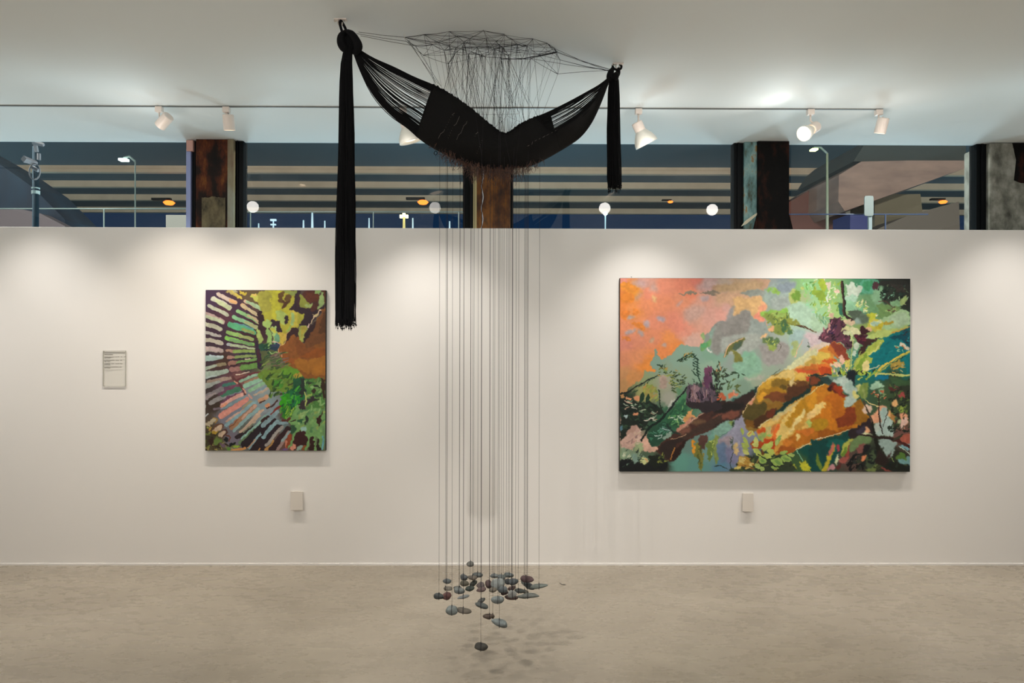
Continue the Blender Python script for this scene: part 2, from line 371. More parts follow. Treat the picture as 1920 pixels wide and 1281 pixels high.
BIG = '''
O A c0a4a4 190 60 340 90 310 150 200 150 165 110
O A c0a8a0 440 110 510 200 380 200
O A bca6a4 180 290 300 220 260 300 200 310
p A f09432 30 120 150 110 260 190 170 215 60 200
p A ef8c30 40 240 160 230 180 330 40 350
p A ee8634 40 480 130 460 140 540 40 555
p A ee8a38 170 440 240 430 250 500 200 520
p A f08c38 160 600 300 610 310 700 240 680
p A eb8a44 30 780 150 790 150 840 60 830
o A b9a4ac 465 540 570 530 570 590 530 580
o A bda4a6 320 590 380 570 380 650 320 660
o A b8a4a4 90 730 200 690 180 740 100 760
o A b8a4a0 240 700 320 740 300 775 250 750
o A bca8a0 110 540 180 520 200 550 120 565
o A c8a486 390 820 440 800 450 860 400 860
o A c0a49a 550 880 600 870 590 920 555 910
o A e2b47c 430 250 480 300 470 350 420 310
o A c4a09a 720 370 800 310 810 340 740 380
O A bea4a0 980 130 1080 70 1260 70 1180 160 1000 200
o A b8a0a0 1040 280 1130 260 1110 330 1050 330
O A c2a094 820 470 930 380 1100 420 1000 560 850 580
o A b08c70 1190 140 1281 110 1281 200 1170 200
p A 8c7f6c 760 243 840 220 940 216 1000 232 960 246 850 252
p A 847868 1010 228 1090 208 1200 200 1281 210 1281 235 1240 275 1170 255 1100 235
o B b99a74 0 180 60 120 560 80 600 160 400 200 100 215
o B cfa584 0 240 300 240 560 270 600 300 440 330 100 350
p B 8f958c 330 225 400 195 560 180 660 200 640 260 500 270 400 255
o B d6ac74 240 300 440 280 600 300 570 360 650 380 620 450 520 520 470 500 400 420 250 540 230 480
o B e49c78 560 400 640 380 640 450 560 500
p B e08c72 500 510 540 470 620 540 600 590 530 570
o B 93908e 190 420 240 390 240 470 180 570 100 620 140 540
o B 8a8782 10 640 180 570 240 540 330 480 400 450 460 540 440 700 240 780 120 800 30 700
o B 8f9a94 460 580 620 600 640 700 600 850 440 800 440 650
o B 90a29a 640 200 820 90 1020 80 960 220 820 420 700 400 640 340
o B 7e8c96 800 110 1000 90 1010 180 880 220 790 200
o B 9aa6a0 700 320 900 260 900 400 760 430
o B a2a8a0 20 820 260 760 560 760 560 900 300 1000 40 980
o B 9c9894 560 900 900 860 940 960 900 1080 760 1150 640 1120 620 1000
o B 88b49a 220 1130 420 1020 480 980 560 1040 600 1160 560 1250 300 1260
o B 80ac90 430 1010 500 990 520 1100 460 1180 420 1100
o B a8c8b0 900 420 1060 340 1200 400 1281 500 1281 680 1100 620 960 560
o B 9cb8b4 960 700 1140 700 1060 880 960 960
o B d0bcc0 1140 740 1281 760 1270 860 1180 820
p B a8b878 960 860 1040 820 1060 900 1000 1020 960 1060 990 940
s B e0b090 1.2 1.6 1110 820 1060 920 1010 1040
p A 90ac70 1040 750 1080 740 1100 790 1060 800
p A 6da060 1030 920 1080 860 1180 820 1160 880 1100 950 1050 970
p A 58a468 1050 900 1120 870 1100 930 1060 940
p A d8d8d0 1120 920 1150 960 1190 980 1160 990 1120 960
o A 8d8c86 1200 640 1281 620 1281 1000 1180 980 1160 860 1220 720
o A 88a898 1140 740 1220 660 1180 780 1160 830
# foliage upper middle
p B 7fb050 650 180 690 170 705 195 670 210
p B 88b050 720 160 780 160 820 210 790 235 720 200
p B a8b468 940 220 1000 170 1090 240 1060 340 960 360 930 290
p B 6c9434 980 230 1040 180 1100 250 1060 300 1090 340 1020 330 960 290
d B 26 6 3.5 60 60 6c9434,a8b868,88c070,90c8a0 1060 60 1281 60 1281 500 1180 430 1100 200
d B 14 6 4 60 60 8ccc80,a0d0a0,5fa050 1100 80 1281 100 1281 300 1180 260
p B 88b84c 560 480 640 470 690 430 750 450 900 420 920 520 840 500 700 500 620 530
p B 7f9040 620 500 860 470 960 560 1010 590 940 620 1000 720 930 760 900 640 860 750 760 740 700 600 640 560
p B 3f6840 840 590 920 580 910 700 850 720
p B 4a7050 930 640 960 690 1000 720 940 765 925 700
p B 90ac54 700 480 860 470 900 530 760 540
d B 40 5 2.6 70 70 7f8c34,99a83c,5f7030,b0b860,4a6838 620 500 900 460 1010 600 880 740 700 720 640 640
p B e0a878 660 690 740 650 740 690 680 710
p B e8b880 600 770 660 730 660 750 600 800
s B e09870 1 1.6 640 570 660 640
p B 607848 600 850 640 790 760 800 820 860 760 930 710 950 660 870
p B 93a850 650 880 700 880 780 920 720 965 680 930
p B 4f7050 640 800 760 810 800 850 700 860
d B 16 4 2.4 40 80 708838,a8b458,4a6840 600 810 820 830 760 930 660 880
s B 4a4030 .8 .8 820 880 840 900 820 930 790 960
s B 5a3c24 1.4 2.6 910 600 1050 630 1140 650 1180 680 1281 715
s B 3a2818 1.6 1.4 920 605 1060 640 1170 680
p B 88903c 910 550 1000 570 1090 620 1000 620 910 600
p B 6a6c30 110 1050 160 920 240 860 360 790 370 830 300 920 240 950 170 1000
p B 475c48 230 910 310 850 350 850 300 930 240 960
p B 7c7c38 220 960 290 970 350 1080 260 1100 240 1020
s B e8b88c 1.8 1.2 120 1040 160 930 210 870 300 830 360 800
# little sprigs
s B 303828 1 .8 710 1281 830 1185
s B 283820 1.2 .8 1180 850 1190 880
d B 8 3 1.2 60 70 30502c,203820 1150 900 1230 890 1230 940 1170 950
# upper right foliage
d C 70 7 3.6 65 55 88b040,a8c868,78a848,b8d090,c8dcb0,90c080,d8c8b8 0 60 380 60 370 260 350 400 330 520 200 560 60 480 0 400
d C 20 6 3.4 70 40 7fa030,98b038,a8bc48 20 150 170 60 190 300 320 360 300 480 200 380 60 280
p C a0b838 110 60 190 70 180 180 120 190
p C 88a838 30 190 150 200 200 290 120 320 40 260
p C d8c4b4 195 90 245 100 240 180 200 160
p C e0c0b0 285 180 350 190 360 230 300 220
p C c8d8c8 210 230 230 260 220 360 200 320
o C a8c8a8 0 520 200 560 220 640 100 700 0 660
o C d0bcc0 0 740 110 780 60 880 0 900
d C 24 7 3 -60 30 98b888,78a878,58a07c 60 480 240 540 210 630 90 560
p C c8a890 225 490 280 480 280 520 240 530
p C 3c6850 340 360 420 360 430 500 370 500
p C 2f7058 350 400 390 400 400 500 370 510
p C 58a888 640 70 860 70 820 200 700 240 650 180
p C 409868 660 80 780 80 740 180 680 180
p C c8d8c8 425 130 480 120 500 80 560 100 575 150 600 110 640 120 650 190 600 260 570 320 500 310 440 290 460 210
p C a8d0b8 450 260 560 250 580 320 500 340 450 320
p C 90c8a0 440 320 540 330 560 400 600 440 500 450 440 420
p C 78b88c 600 420 660 380 700 450 600 470
o C 6fa070 580 290 760 230 900 320 940 420 860 520 740 470 660 400
o C 88b890 790 200 900 130 900 300 860 400 780 330
d C 26 5 2.6 30 50 d8e0a0,c8d880,b8cc60,e0e0b0 540 370 680 290 720 420 830 500 820 560 740 560 700 480 620 410
p C c4cc3c 700 500 830 480 810 560 760 600 720 560
d C 30 5 3 10 60 14241c,203828,2c4434,0f1c18 850 160 1000 140 1100 200 1200 260 1060 320 940 310 860 280
d C 8 3.4 2 0 90 88c0a0,70a888 880 190 1080 190 1040 300 900 280
p C 503038 780 90 860 90 840 160 780 170
p C 2a2c28 880 75 1240 80 1240 430 1190 330 1100 180 1000 150 900 130
p C 3a3430 1010 110 1150 120 1200 200 1090 190
d C 16 5 2.5 10 50 284038,203028,485048,586850 940 130 1200 120 1230 300 1060 250
d C 14 5 2.6 40 60 88c088,a8d0a0,c8c888 1010 360 1200 260 1220 320 1100 400
p C 88b888 1010 350 1090 320 1180 360 1100 400 1030 390
p C a8c078 1120 330 1200 250 1200 320 1150 380
p C 6f9458 820 360 1000 380 1140 420 960 520 860 540 860 440
d C 18 5 2.6 20 50 705040,789860,98b870,603c38 930 420 1080 400 1080 460 960 480
s C 5a3830 1.4 1 860 330 930 320 1000 370 1060 400
s C 1f1c18 4.6 5.4 395 90 405 200 425 330 430 480 450 530
s C 4a3028 2.6 3 385 90 395 200 410 330 415 480
s C 2c1c1c 5 5 430 500 470 540 540 570
o C 5a6c5c 540 450 640 460 720 530 700 610 600 600 540 540
o C 8fa8a0 560 540 630 560 620 620 560 610
p C 506050 480 460 600 460 640 480 560 560 500 520
# purple bromeliad
p C 5c3444 130 740 180 690 250 600 230 560 300 530 380 560 430 620 440 700 520 780 540 900 480 940 380 860 220 860 90 810
d C 60 6 3.4 40 40 8a4a5c,3a1c2c,6c3850,a86878,241420,4c2c3c,301828 130 720 240 600 300 540 420 580 420 700 520 800 380 830 200 850 100 800
d C 14 5 2 60 40 2c2050,201838,3c2848 160 710 260 620 380 680 300 740 200 760
p C c89888 200 720 240 620 260 640 220 740
p C d0b898 410 560 500 565 560 590 520 640 430 610
p C c8c890 360 720 400 660 470 650 540 700 470 710 400 700
p C d8d8a8 540 640 600 680 650 700 620 750 540 760 470 700 500 680
p C 3a1820 640 640 740 690 720 740 650 750 620 690
p C c4cca0 400 720 480 720 540 760 530 860 510 790 460 760
p C 44182c 550 760 700 760 720 830 700 890 620 860
p C 3c2420 700 820 860 800 720 900 680 960 700 1000 630 1060 600 1000 640 920
d C 10 5 3 20 40 6c2434,2c1418 560 770 680 770 700 840 600 840
d C 16 6 2.6 -40 30 4c2c38,6c4454,241818 400 720 520 780 500 1000 440 900
# pale large leaf
p C a8cc98 760 770 860 700 900 560 1020 490 1120 440 1220 450 1250 500 1250 620 1160 670 1020 720 880 780 820 810 700 800
o C b0cca8 1000 530 1160 470 1240 520 1220 610 1060 640
p C b8cc70 720 790 800 740 900 690 1040 680 1240 630 1100 710 940 770 820 810
p C d0c850 720 620 800 560 930 590 910 680 840 720 760 690 720 680
p C d8e0a8 760 600 820 590 880 550 900 590 850 620 760 640
p C a8c8b0 760 610 860 600 860 640 800 650
p C c4b830 850 620 920 610 900 680 830 680
p C e0b890 700 660 740 650 760 700 730 720
p C b8a038 930 600 1010 580 1060 600 1020 630 950 630
s C e8a840 2 1.4 1020 730 1140 690 1250 650
# teal field right
p C 007a80 760 1000 860 880 940 780 1120 720 1200 740 1250 900 1250 1260 1190 1150 1100 1000 960 1080 860 1150 760 1180
p C 004c5c 980 790 1080 770 1160 740 1240 690 1250 900 1200 880 1130 820
d C 16 6 2.2 20 30 0c5868,283038,208890,402828 1120 740 1250 680 1250 890 1160 820
d C 12 8 2 25 10 1a8c90,006a74 800 900 1060 820 1060 960 860 1060
p C e0d0b8 1130 850 1180 880 1250 910 1240 940 1160 920 1120 900
d C 8 5 2.2 -10 50 e8c8b0,c87840,a0d0a0 1040 900 1200 900 1200 960 1060 960
# leaf blades
p C b0c050 560 1100 660 1000 720 920 820 840 920 800 900 870 840 940 740 1020 800 1060 780 1080 720 1180 660 1260 560 1250
p C d8dc80 740 1000 860 880 900 840 840 930 760 1010
p C e8d890 640 1150 700 1080 750 1120 700 1250 620 1200
p C 7fa038 560 1200 640 1060 700 980 720 1020 660 1120 600 1260
s C e0c850 3.2 4.4 1250 960 1100 1040 960 1130 880 1180 820 1260
s C a8b050 1.6 2.2 1250 975 1110 1060 980 1150 860 1230
s C 1c1c14 .9 .9 1200 1020 1080 1090 990 1120
s C c8d0a8 1.6 2.6 880 1150 800 1180 740 1190
p C b09440 1010 1150 1060 1100 1160 1090 1190 1140 1120 1180 1050 1200
d C 12 5 3 0 50 c8a850,586040,384838,a8b080 980 1180 1060 1120 1180 1120 1180 1210 1020 1240
s C b8c868 2.6 3 860 1250 1000 1260 1100 1275 1250 1270
p C d0e0c8 540 900 580 850 625 870 610 920 575 950
p C c8dcc8 535 980 560 950 585 990 560 1030 540 1010
s C b8cc80 2 2 520 1240 515 1100 525 960 530 820 500 750
s C 98a860 1.6 2.4 640 960 600 1050 540 1130
p C 98b058 330 1000 370 950 420 940 390 990
s C a8bc80 1.6 3 350 900 440 960 500 1040 520 1080
# ochre mound, upper
p B d8c890 820 1270 940 1180 1060 1060 1281 900 1281 1281 700 1281 760 1290
p C d8c4b0 0 930 120 860 260 870 200 920 100 990 0 1040
p C e0a040 120 940 200 900 250 930 200 960
p C d89038 100 960 260 960 300 1100 240 1150 100 1140
p C bc6828 220 900 300 850 400 900 400 1020 340 1050 250 980
p C 8c3c28 260 860 420 900 480 1040 420 1100 340 1020 290 940
p C d8b850 0 1040 120 980 240 1010 160 1080 60 1160 0 1180
p C d05c20 150 1080 280 1050 330 1080 280 1120 180 1110
p C e07028 0 1180 140 1120 260 1160 240 1281 0 1281
p C c04818 100 1170 240 1170 250 1260 120 1250
p B e8b060 860 1250 980 1160 1180 1120 1281 1080 1281 1200 1100 1281 860 1281
p B d0d0a0 800 1260 960 1120 1120 1010 1281 930 1281 1010 1160 1070 1040 1160 900 1230
p B c0a048 1130 1120 1281 1050 1281 1130 1200 1140
p B d07028 1000 1210 1130 1160 1281 1140 1281 1240 1120 1240
p B b84818 1000 1215 1120 1200 1200 1230 1120 1250
# trunk, dark
p E 1f3c34 250 380 400 280 490 210 580 190 500 300 420 400 340 500 200 470
p D 4a2c24 1260 430 1050 520 880 620 740 740 600 840 500 920 455 1000 560 1080 620 1130 665 1110 740 1060 780 960 850 880 960 815 1100 760 1260 650
p E 33231f -10 400 200 380 390 290 470 250 480 330 390 430 340 540 255 630 150 630 60 690 -10 730
o E 1f1a18 0 430 200 400 360 400 300 500 150 530 0 520
o E 7c4838 0 560 180 520 320 500 250 600 120 600 0 650
p D 302420 560 900 720 820 820 790 800 860 700 930 650 1060 560 1070 500 1000 500 950
p D 423028 780 790 960 700 1240 560 1250 640 1080 740 900 810 800 850
o D 7c5040 740 760 880 690 860 760 760 800
o D 6c5038 880 640 1010 590 1060 640 940 670
p D 8a6a58 740 740 860 640 1040 520 1060 520 960 590 860 680 780 740
s D e0b098 1.6 1 740 745 850 655 960 580 1050 520
p D 2c1812 690 1010 780 890 860 850 800 950 740 1060 660 1120 640 1090
s D c08038 2.6 1.2 690 960 670 1020 640 1100
s D b89070 1.4 1 830 790 740 830 640 850
# ochre mound lower body (upper lobe)
p E 90702c 340 540 400 420 500 310 540 210 610 140 700 70 840 0 1248 -10 1248 160 1180 230 1000 340 850 400 860 450 740 560 640 620 560 700 510 750 400 730 390 640
p E c8982c 560 180 700 80 760 110 860 200 880 300 700 320 540 370 520 310
p E d8a838 620 140 760 70 900 60 1120 60 1140 120 960 120 900 130 760 110 660 160
p E e0c070 640 120 760 40 900 -10 1100 -10 1050 60 860 90 720 100
p E d8b050 1000 20 1180 30 1200 90 1060 110 1000 80
p E 8c6c20 700 130 900 120 930 180 830 190 820 240 720 220
p E a87818 560 250 700 200 820 230 880 290 700 300 600 330 560 330
p E e0a028 530 320 600 260 640 300 600 370 530 370
p E 7c4420 620 310 760 270 860 290 1000 240 1080 330 960 390 760 380 640 350
p E 543018 900 190 1100 170 1248 150 1248 200 1100 290 960 380 880 400 860 320 900 290
p E 6a401c 980 140 1100 120 1140 180 1040 200
p E e0c888 920 120 960 80 990 80 970 130 1000 150 930 190
p E 5c4818 800 200 860 180 880 230 830 240
p E c84828 1130 80 1200 60 1248 70 1200 130 1140 140
p E d05828 980 -10 1248 -10 1248 40 1100 30
p E 8c6420 500 400 700 380 860 400 850 440 760 540 640 450
p E 54481c 340 540 400 420 560 400 650 420 600 540 480 620 400 660 370 600
p E 4a2c14 480 620 600 540 740 470 760 540 640 620 540 700 460 700
p E 6c3018 640 540 720 480 760 520 680 590
p E 805418 400 600 480 640 480 700 400 700
p E e09878 420 390 480 330 500 330 440 420
s E e0c090 1.2 1 345 530 410 410 500 300 540 200 620 130 700 70
# dark gap
p E 12302c 860 400 1000 330 1150 230 1248 200 1248 240 1140 300 960 400 870 460 800 520 700 590 680 590 740 540
p C 10282c 0 1260 200 1262 240 1281 0 1281
p F 1c3028 0 60 140 80 240 120 160 170 0 260
p F 28403c 120 100 260 120 300 140 200 170 160 160
p F 7c3c20 0 80 60 70 120 120 60 170 0 190
# lower lobe
p E d8a040 510 750 560 690 680 600 800 530 960 400 1140 300 1248 230 1248 850 1120 920 1000 990 880 1030 740 1040 640 900 540 820
p F c87c1c -10 270 80 200 160 160 240 180 330 200 400 270 440 330 420 430 500 460 560 380 620 380 700 540 720 610 600 680 480 740 350 790 200 820 100 850 0 900
p F 9c6818 560 380 640 390 700 560 700 610 600 660 480 640 520 520
p F 8c3c18 310 560 440 460 540 480 560 620 440 700 330 700
p F c46c18 160 330 300 270 360 300 400 430 430 540 300 590 200 540 200 420
p F d88018 120 400 260 400 260 560 330 620 320 720 240 760 220 640 120 600
p F a85c10 0 780 150 720 300 740 480 700 480 740 300 790 100 840 0 890
p F c09018 0 660 80 590 180 600 200 700 60 740 0 720
p F f0cc78 0 480 80 430 170 390 160 460 60 560 0 600
p F 6c2818 240 150 320 140 340 190 390 200 400 290 460 310 400 350 360 300 280 260 220 230
p F a83c18 280 190 360 180 400 220 380 300 440 320 380 340
p F 381410 220 210 250 200 250 260 220 260
p E e8c068 560 700 700 600 820 540 860 560 760 640 640 740 600 720
p E d8c080 700 620 840 500 960 440 1040 380 960 480 840 560 760 620
p E f0cc70 740 830 760 700 880 570 960 480 1080 380 1060 440 930 570 900 640 980 740 880 820 800 880
p E f4dc90 960 660 1000 560 1080 490 1120 450 1140 500 1060 600 960 730 900 790
p E c08818 1060 380 1150 320 1248 260 1248 440 1140 560 1120 450 1060 540 940 590 980 480
p E d89420 1120 340 1248 260 1248 420 1160 460
p E c89420 860 650 940 580 960 620 930 700 870 700
p E f4cc80 1130 580 1180 510 1248 460 1248 540 1160 610
p E b8cc68 1130 650 1190 600 1190 680 1150 710 1100 690
p E f0c060 1080 710 1130 650 1150 700 1110 720
p E e07c28 1000 760 1120 720 1220 720 1200 800 1060 800
p E c07018 880 860 1000 780 1160 800 1248 740 1248 850 1080 930 940 960
p E d88028 840 880 920 850 980 900 900 950
p E a85818 760 1000 860 930 1000 960 1000 990 880 1030 760 1030
p E f0d080 1010 800 1050 790 1040 850 1010 870
p E e8702c 710 860 760 660 800 680 760 820 740 930
p E d8581c 520 720 600 700 640 760 560 780 520 770
p E c04414 600 860 720 840 740 960 700 980 600 960 560 960 540 920
p E b04c18 460 860 560 880 560 960 460 960
p E a8b068 520 800 600 780 640 820 600 880 560 860
p E c8b870 640 720 700 700 710 800 640 800
s E f0d8a8 1.8 1.6 1000 980 1100 935 1248 860
s F f0dcb0 1.8 1.4 0 890 90 840 200 815 330 780 500 725
s E e8e0a8 1.4 1 550 700 620 640 690 590
s E b8c088 1.6 1 720 570 860 490 1000 400 1248 240
s F e8d890 1.2 1 0 280 80 210 160 165
# lower right: teal shade
p F 0a4844 0 900 120 850 300 820 470 770 480 830 380 980 300 1100 180 1240 0 1240
p F 0c6058 200 900 300 850 420 860 360 960 260 1000
p F 2c2024 470 750 560 700 700 610 760 650 760 780 640 780 600 840 500 840
p F 3c3444 560 760 660 680 700 760 640 800
p F 708830 60 1050 80 1020 130 1160 130 1230 80 1180
p F c8b430 140 1240 180 1130 240 1020 290 900 300 940 260 1040 230 1160 200 1240
p F c86c58 220 1000 270 900 290 920 260 1000 220 1060
p F b84050 320 900 350 910 360 980 330 1000 320 960
p F b8bc50 380 960 470 840 520 860 460 960 420 1060 390 1060
p F a04838 430 1050 500 880 520 900 480 1020 470 1100
p F 6c9030 390 1010 440 940 430 1040 400 1070
p F b05c50 350 1100 440 1060 470 1080 420 1150 360 1150
p F d09498 220 1200 260 1160 310 1190 280 1240 200 1240
p F 602c28 310 1180 380 1160 370 1220 320 1225
p F d8e0b0 300 1120 350 1010 340 1120 320 1160
p F 708c58 500 870 640 800 760 830 700 900 620 960 500 1020
p F 905850 580 960 660 900 690 930 640 1020 600 1020
p F 18181c 640 980 720 900 740 920 660 1050
d F 26 8 5 50 40 141418,101010,28302c,38402c 460 1080 600 1000 640 1120 640 1240 440 1240
p F e88c5c 630 1110 650 1050 720 1050 750 1030 770 1045 700 1080 660 1120
p F 48583c 680 1140 760 960 800 1080 860 1160 900 1200 700 1210
p F 788848 660 1220 800 1180 860 1190 780 1240
p F 984840 880 1210 1000 1200 1000 1240 900 1240
p F 1c2018 900 1130 1100 1130 1240 1180 1250 1240 1050 1240 900 1190
# pale blossoms / grey leaf
d F 50 6 5 40 60 22301f,2c3c28,1a2420,3c5030,4a2c28 960 60 1240 100 1240 820 1060 780 980 480
d F 30 6 5 20 60 1c2420,28342a,182020,40482c 640 1140 840 900 860 1100 1240 1150 1240 1240 640 1240
p F b8ccc0 250 130 370 80 420 60 480 110 520 100 520 190 580 220 560 380 520 440 460 455 405 410 420 340 470 310 400 240 380 190 330 150
p F a8c4b8 420 170 520 130 530 200 480 260
p F e0d880 540 250 580 270 590 330 550 350 520 300
p F c8c880 560 180 610 160 620 240 580 240
p F 7f9848 600 200 700 130 720 240 680 340 620 340
p F 98a860 640 240 660 220 680 340 660 360
p F a8d0b0 740 190 780 140 860 135 900 180 860 210 800 230 750 220
p F 88b890 840 240 880 230 900 280 860 290
d F 14 4 3.4 20 40 b05830,e0b088,c87048,88a068 740 260 840 250 940 260 940 380 760 390
d F 12 5 4 0 60 3c4c30,282820,784038,586c38 950 150 1100 140 1180 300 1100 360 980 260
p F b04c48 1090 290 1140 270 1170 330 1120 340
p F 5c2c28 960 200 1020 200 1030 240 970 240
p F 3c5c38 960 80 1080 90 1240 120 1240 180 1060 180
d F 40 5 4.5 50 60 304428,587038,283020,486038,203028,6c8038,182418 980 300 1240 180 1240 780 1050 740 1000 560
p F f0b878 1000 380 1040 350 1070 400 1050 460 1010 440
p F f0a880 1110 540 1160 530 1200 590 1160 720 1110 700 1130 620
p F e8c0b0 1120 600 1190 590 1150 720 1110 700
p F c8d098 1070 620 1110 600 1110 640 1080 650
p F 98b048 1080 470 1130 440 1160 500 1120 520
p F e8c8b0 640 490 670 430 740 430 760 490 700 520
p F b0c8c0 790 680 830 560 880 440 940 470 960 570 1010 630 1010 800 900 800 840 800 800 760
p F eca880 850 440 930 440 920 480 870 520 860 640 740 640 750 560 830 490
p F a8c4bc 880 480 930 470 900 600 860 600
p F f0b070 940 540 980 480 1000 540 970 570
p F c08848 980 520 1040 560 1030 640 990 600
p F a0b8b0 840 850 940 850 1060 880 1050 960 1000 1060 940 1060 900 960 860 950
p F c0ccc0 790 660 860 650 840 760 800 760
d F 16 6 3 30 40 283828,1c2020,38503c 930 680 1030 680 1040 780 950 750
p F f0b080 680 690 710 680 730 740 700 790 670 780
p F d8d8a8 640 770 720 770 760 790 640 800
p F b8604c 1090 850 1150 780 1240 780 1240 920 1150 900
p F 7fb0b8 1100 940 1240 900 1240 980 1140 970
p F 78a8a8 1060 1110 1100 1060 1160 1090 1230 1040 1240 1160 1120 1160
p F 5c8438 1050 1040 1150 1010 1190 1100 1130 1100 1060 1090
s F c8e0c8 1.4 1 1100 950 1180 990 1240 1040
s F 90a860 1.4 1.4 1000 1080 1020 1130
s F 1c2018 1 1 1030 1030 1100 1000 1240 1060
s F 4a3c2c 2.4 3.4 655 380 690 470 740 580 770 660
s F 1c1c14 4 9 760 640 790 800 830 950 860 1080
p F 2c201c 830 1000 900 1020 960 1120 880 1180 800 1130
s F 2c1c18 2 3 845 280 845 480 855 640 890 770
s F 2c241c 1.2 1 960 480 920 600 890 700
s F 2c1c18 2.6 6 610 785 720 810 860 825 980 840 1080 860
s F 4c201c 6 5 1050 860 1140 900 1250 960
s F 3c3c2c 3 5 1130 790 1090 830 1040 850
s F c0c060 2 2 680 370 760 410 830 440
s F e0c890 1.6 1.6 700 380 840 450
p F 482c28 930 1080 990 1000 980 1060 940 1080
# crown of succulent centre right
d C 40 7 3.4 90 50 98b838,c8d458,e0d890,78a030,b8c848,e8c8a8 260 1130 380 1080 480 1150 560 1200 700 1200 760 1270 600 1281 280 1281
p C f0c8a8 250 1130 330 1120 330 1090 400 1160 330 1170
p C e8b8a0 360 1040 420 1030 430 1130 400 1140
p C d8c860 450 1080 490 1060 500 1160 460 1180
d F 40 7 3.2 80 60 98b838,c0d050,78a030,b0c848,203028,101820 260 0 520 0 700 0 820 0 740 80 640 120 520 110 380 60 260 60
p F 141c24 430 60 480 0 560 0 560 110 540 180 520 110 470 120
s F c8cc78 3 2.6 800 70 860 30 960 40 1100 50 1240 50
s F 90b048 4 2 690 100 780 30 860 0
p F 007090 790 100 850 60 960 60 930 110 820 120
p F 98b848 240 80 320 60 330 40 270 50
# left foliage
p D 14181a 20 1110 120 1090 240 1120 330 1180 400 1090 480 1060 560 1100 600 1140 520 1240 20 1240
p D d8b0a0 40 860 100 800 180 760 240 700 280 800 270 880 180 960 100 1000 30 980
p D e8b8a0 290 870 330 840 400 930 480 950 440 1010 330 1010 280 940
p D a8b888 200 900 270 880 290 960 260 1040 210 990
p D 8fa888 30 960 100 980 160 1000 240 1000 300 1050 280 1090 160 1100 30 1100
d D 26 7 3 70 30 b8c8a0,7c9478,48604c,d8e0c0,304034 40 1110 60 1000 300 1010 300 1110 200 1140
d D 18 8 2.6 60 30 c89890,d8c0a0,e8c8b8,a88880,909870 40 980 120 800 260 760 260 900 160 1000
p D 88a898 170 1080 190 1040 230 1050 240 1120 190 1140
p D d8dc98 250 1100 300 1070 370 1110 350 1140 300 1170
p D e89868 310 1090 350 1100 370 1130 340 1120
p D 182018 380 1060 470 1050 500 1100 520 1180 440 1200 380 1130
d D 12 6 3 40 60 5c6c30,889040,283018 460 1060 560 1040 580 1150 480 1180
s D 14201c 3.4 2 20 290 100 270 200 210 300 150 400 100 500 50
l D 203828 300 190 330 150 1.4 340 165 370 125 1.4 370 140 395 100 1.4 400 120 420 80 1.4 430 100 450 60 1.4 460 80 480 40 1.4 270 200 290 160 1.4 240 215 270 180 1.4
l D 285030 120 310 170 290 2 160 280 240 240 2
d D 26 6 3 0 40 586c34,88904c,2c4028,a8a860,405830 560 20 680 30 820 80 800 200 740 300 660 260 600 160 560 60
d D 16 6 2.6 -10 20 304028,48602c,889848 600 60 820 120 780 220 700 240 620 150
p D b8a090 500 100 560 60 600 180 560 220 500 180
p D d0c8c0 385 260 420 270 420 330 385 310
p D a89c50 300 240 420 180 450 260 400 350 340 330
d D 12 8 4 60 40 a8b050,c89850,90a048 250 200 400 180 480 250 470 400 300 380
p D f0a878 90 330 140 320 160 360 110 380
p D e8a070 200 320 250 310 240 370 200 370
l D 1c3c28 270 410 300 265 9 340 400 370 280 7 280 330 270 420 6
p D 1c2820 20 360 120 370 260 400 400 390 480 440 520 520 440 570 360 640 300 720 200 680 100 760 30 860 20 600
d D 60 9 4 -20 50 1a2c20,28402c,14201c,345038,203c2c,0f1814 30 380 260 400 460 430 520 540 400 640 280 760 180 700 40 800
d D 18 8 2.4 0 40 a8b8a0,c8a890,88a888,5c8868 40 360 260 420 480 470 420 640 300 600 100 560
p D e89c70 190 540 230 515 225 560 195 565
p D b0c8c8 60 560 100 550 90 600 60 590
p D 5c8898 20 690 60 700 50 750 25 740
s D d8d0c0 1.6 1.6 310 620 360 620 390 590 420 600
s D d8b8a0 2 1.6 80 380 120 400 160 410
s D c8c0b0 1.6 1.4 160 460 230 470
s D c8d0b0 1.2 1.2 260 490 330 490
s D 1c2c20 2.6 2 490 240 500 330 510 430 550 540
s D 8fae90 1 1 480 240 490 330
p D 2f6444 600 560 700 440 800 360 840 380 840 520 800 620 740 700 640 700 590 640
d D 34 7 3.2 50 50 3c8050,60a060,286040,88b870,1f4c34 600 540 740 420 840 360 840 540 740 690 620 680
p D c8ccc0 600 430 660 370 740 340 700 400 620 480
s D e8e8d8 1.4 1 620 480 700 390 740 350
d D 12 6 1.6 10 40 c8e0c8,a8d098,e0e8d8 640 580 800 540 800 620 680 640
p D 24503c 340 800 440 720 560 640 640 740 660 790 540 880 440 950 380 900
d D 26 7 3 20 60 2c6448,1c3c2c,3c7c5c,5c9880 340 780 560 640 650 780 520 880 420 920
s D c0d0c8 1.4 1.4 450 810 500 800 540 790 520 830 480 850
s D b0c8c8 1.6 1.2 540 710 580 730 640 740
p D 8fa898 540 840 600 770 680 740 650 800 580 850
p D 1f3830 590 640 640 700 700 760 760 780 740 800 660 770 600 700
s D 0f181c 3 4 840 210 780 290 700 380 620 490 560 560
s D 10201c 5 4 570 550 480 640 400 690 340 760 280 860
s D 8a9c88 1 .8 830 200 760 290 660 410 580 520
# pink brush area
p D 5a4c58 850 190 920 180 980 160 1060 130 1120 110 1180 200 1220 330 1180 420 1000 430 860 420 830 300
d D 44 12 3.4 100 16 4a2c44,6c5060,2c2030,8a6c78,5c4050,7c5c58,1c1820 860 420 1180 420 1200 280 1150 120 1080 120 1000 230 870 220
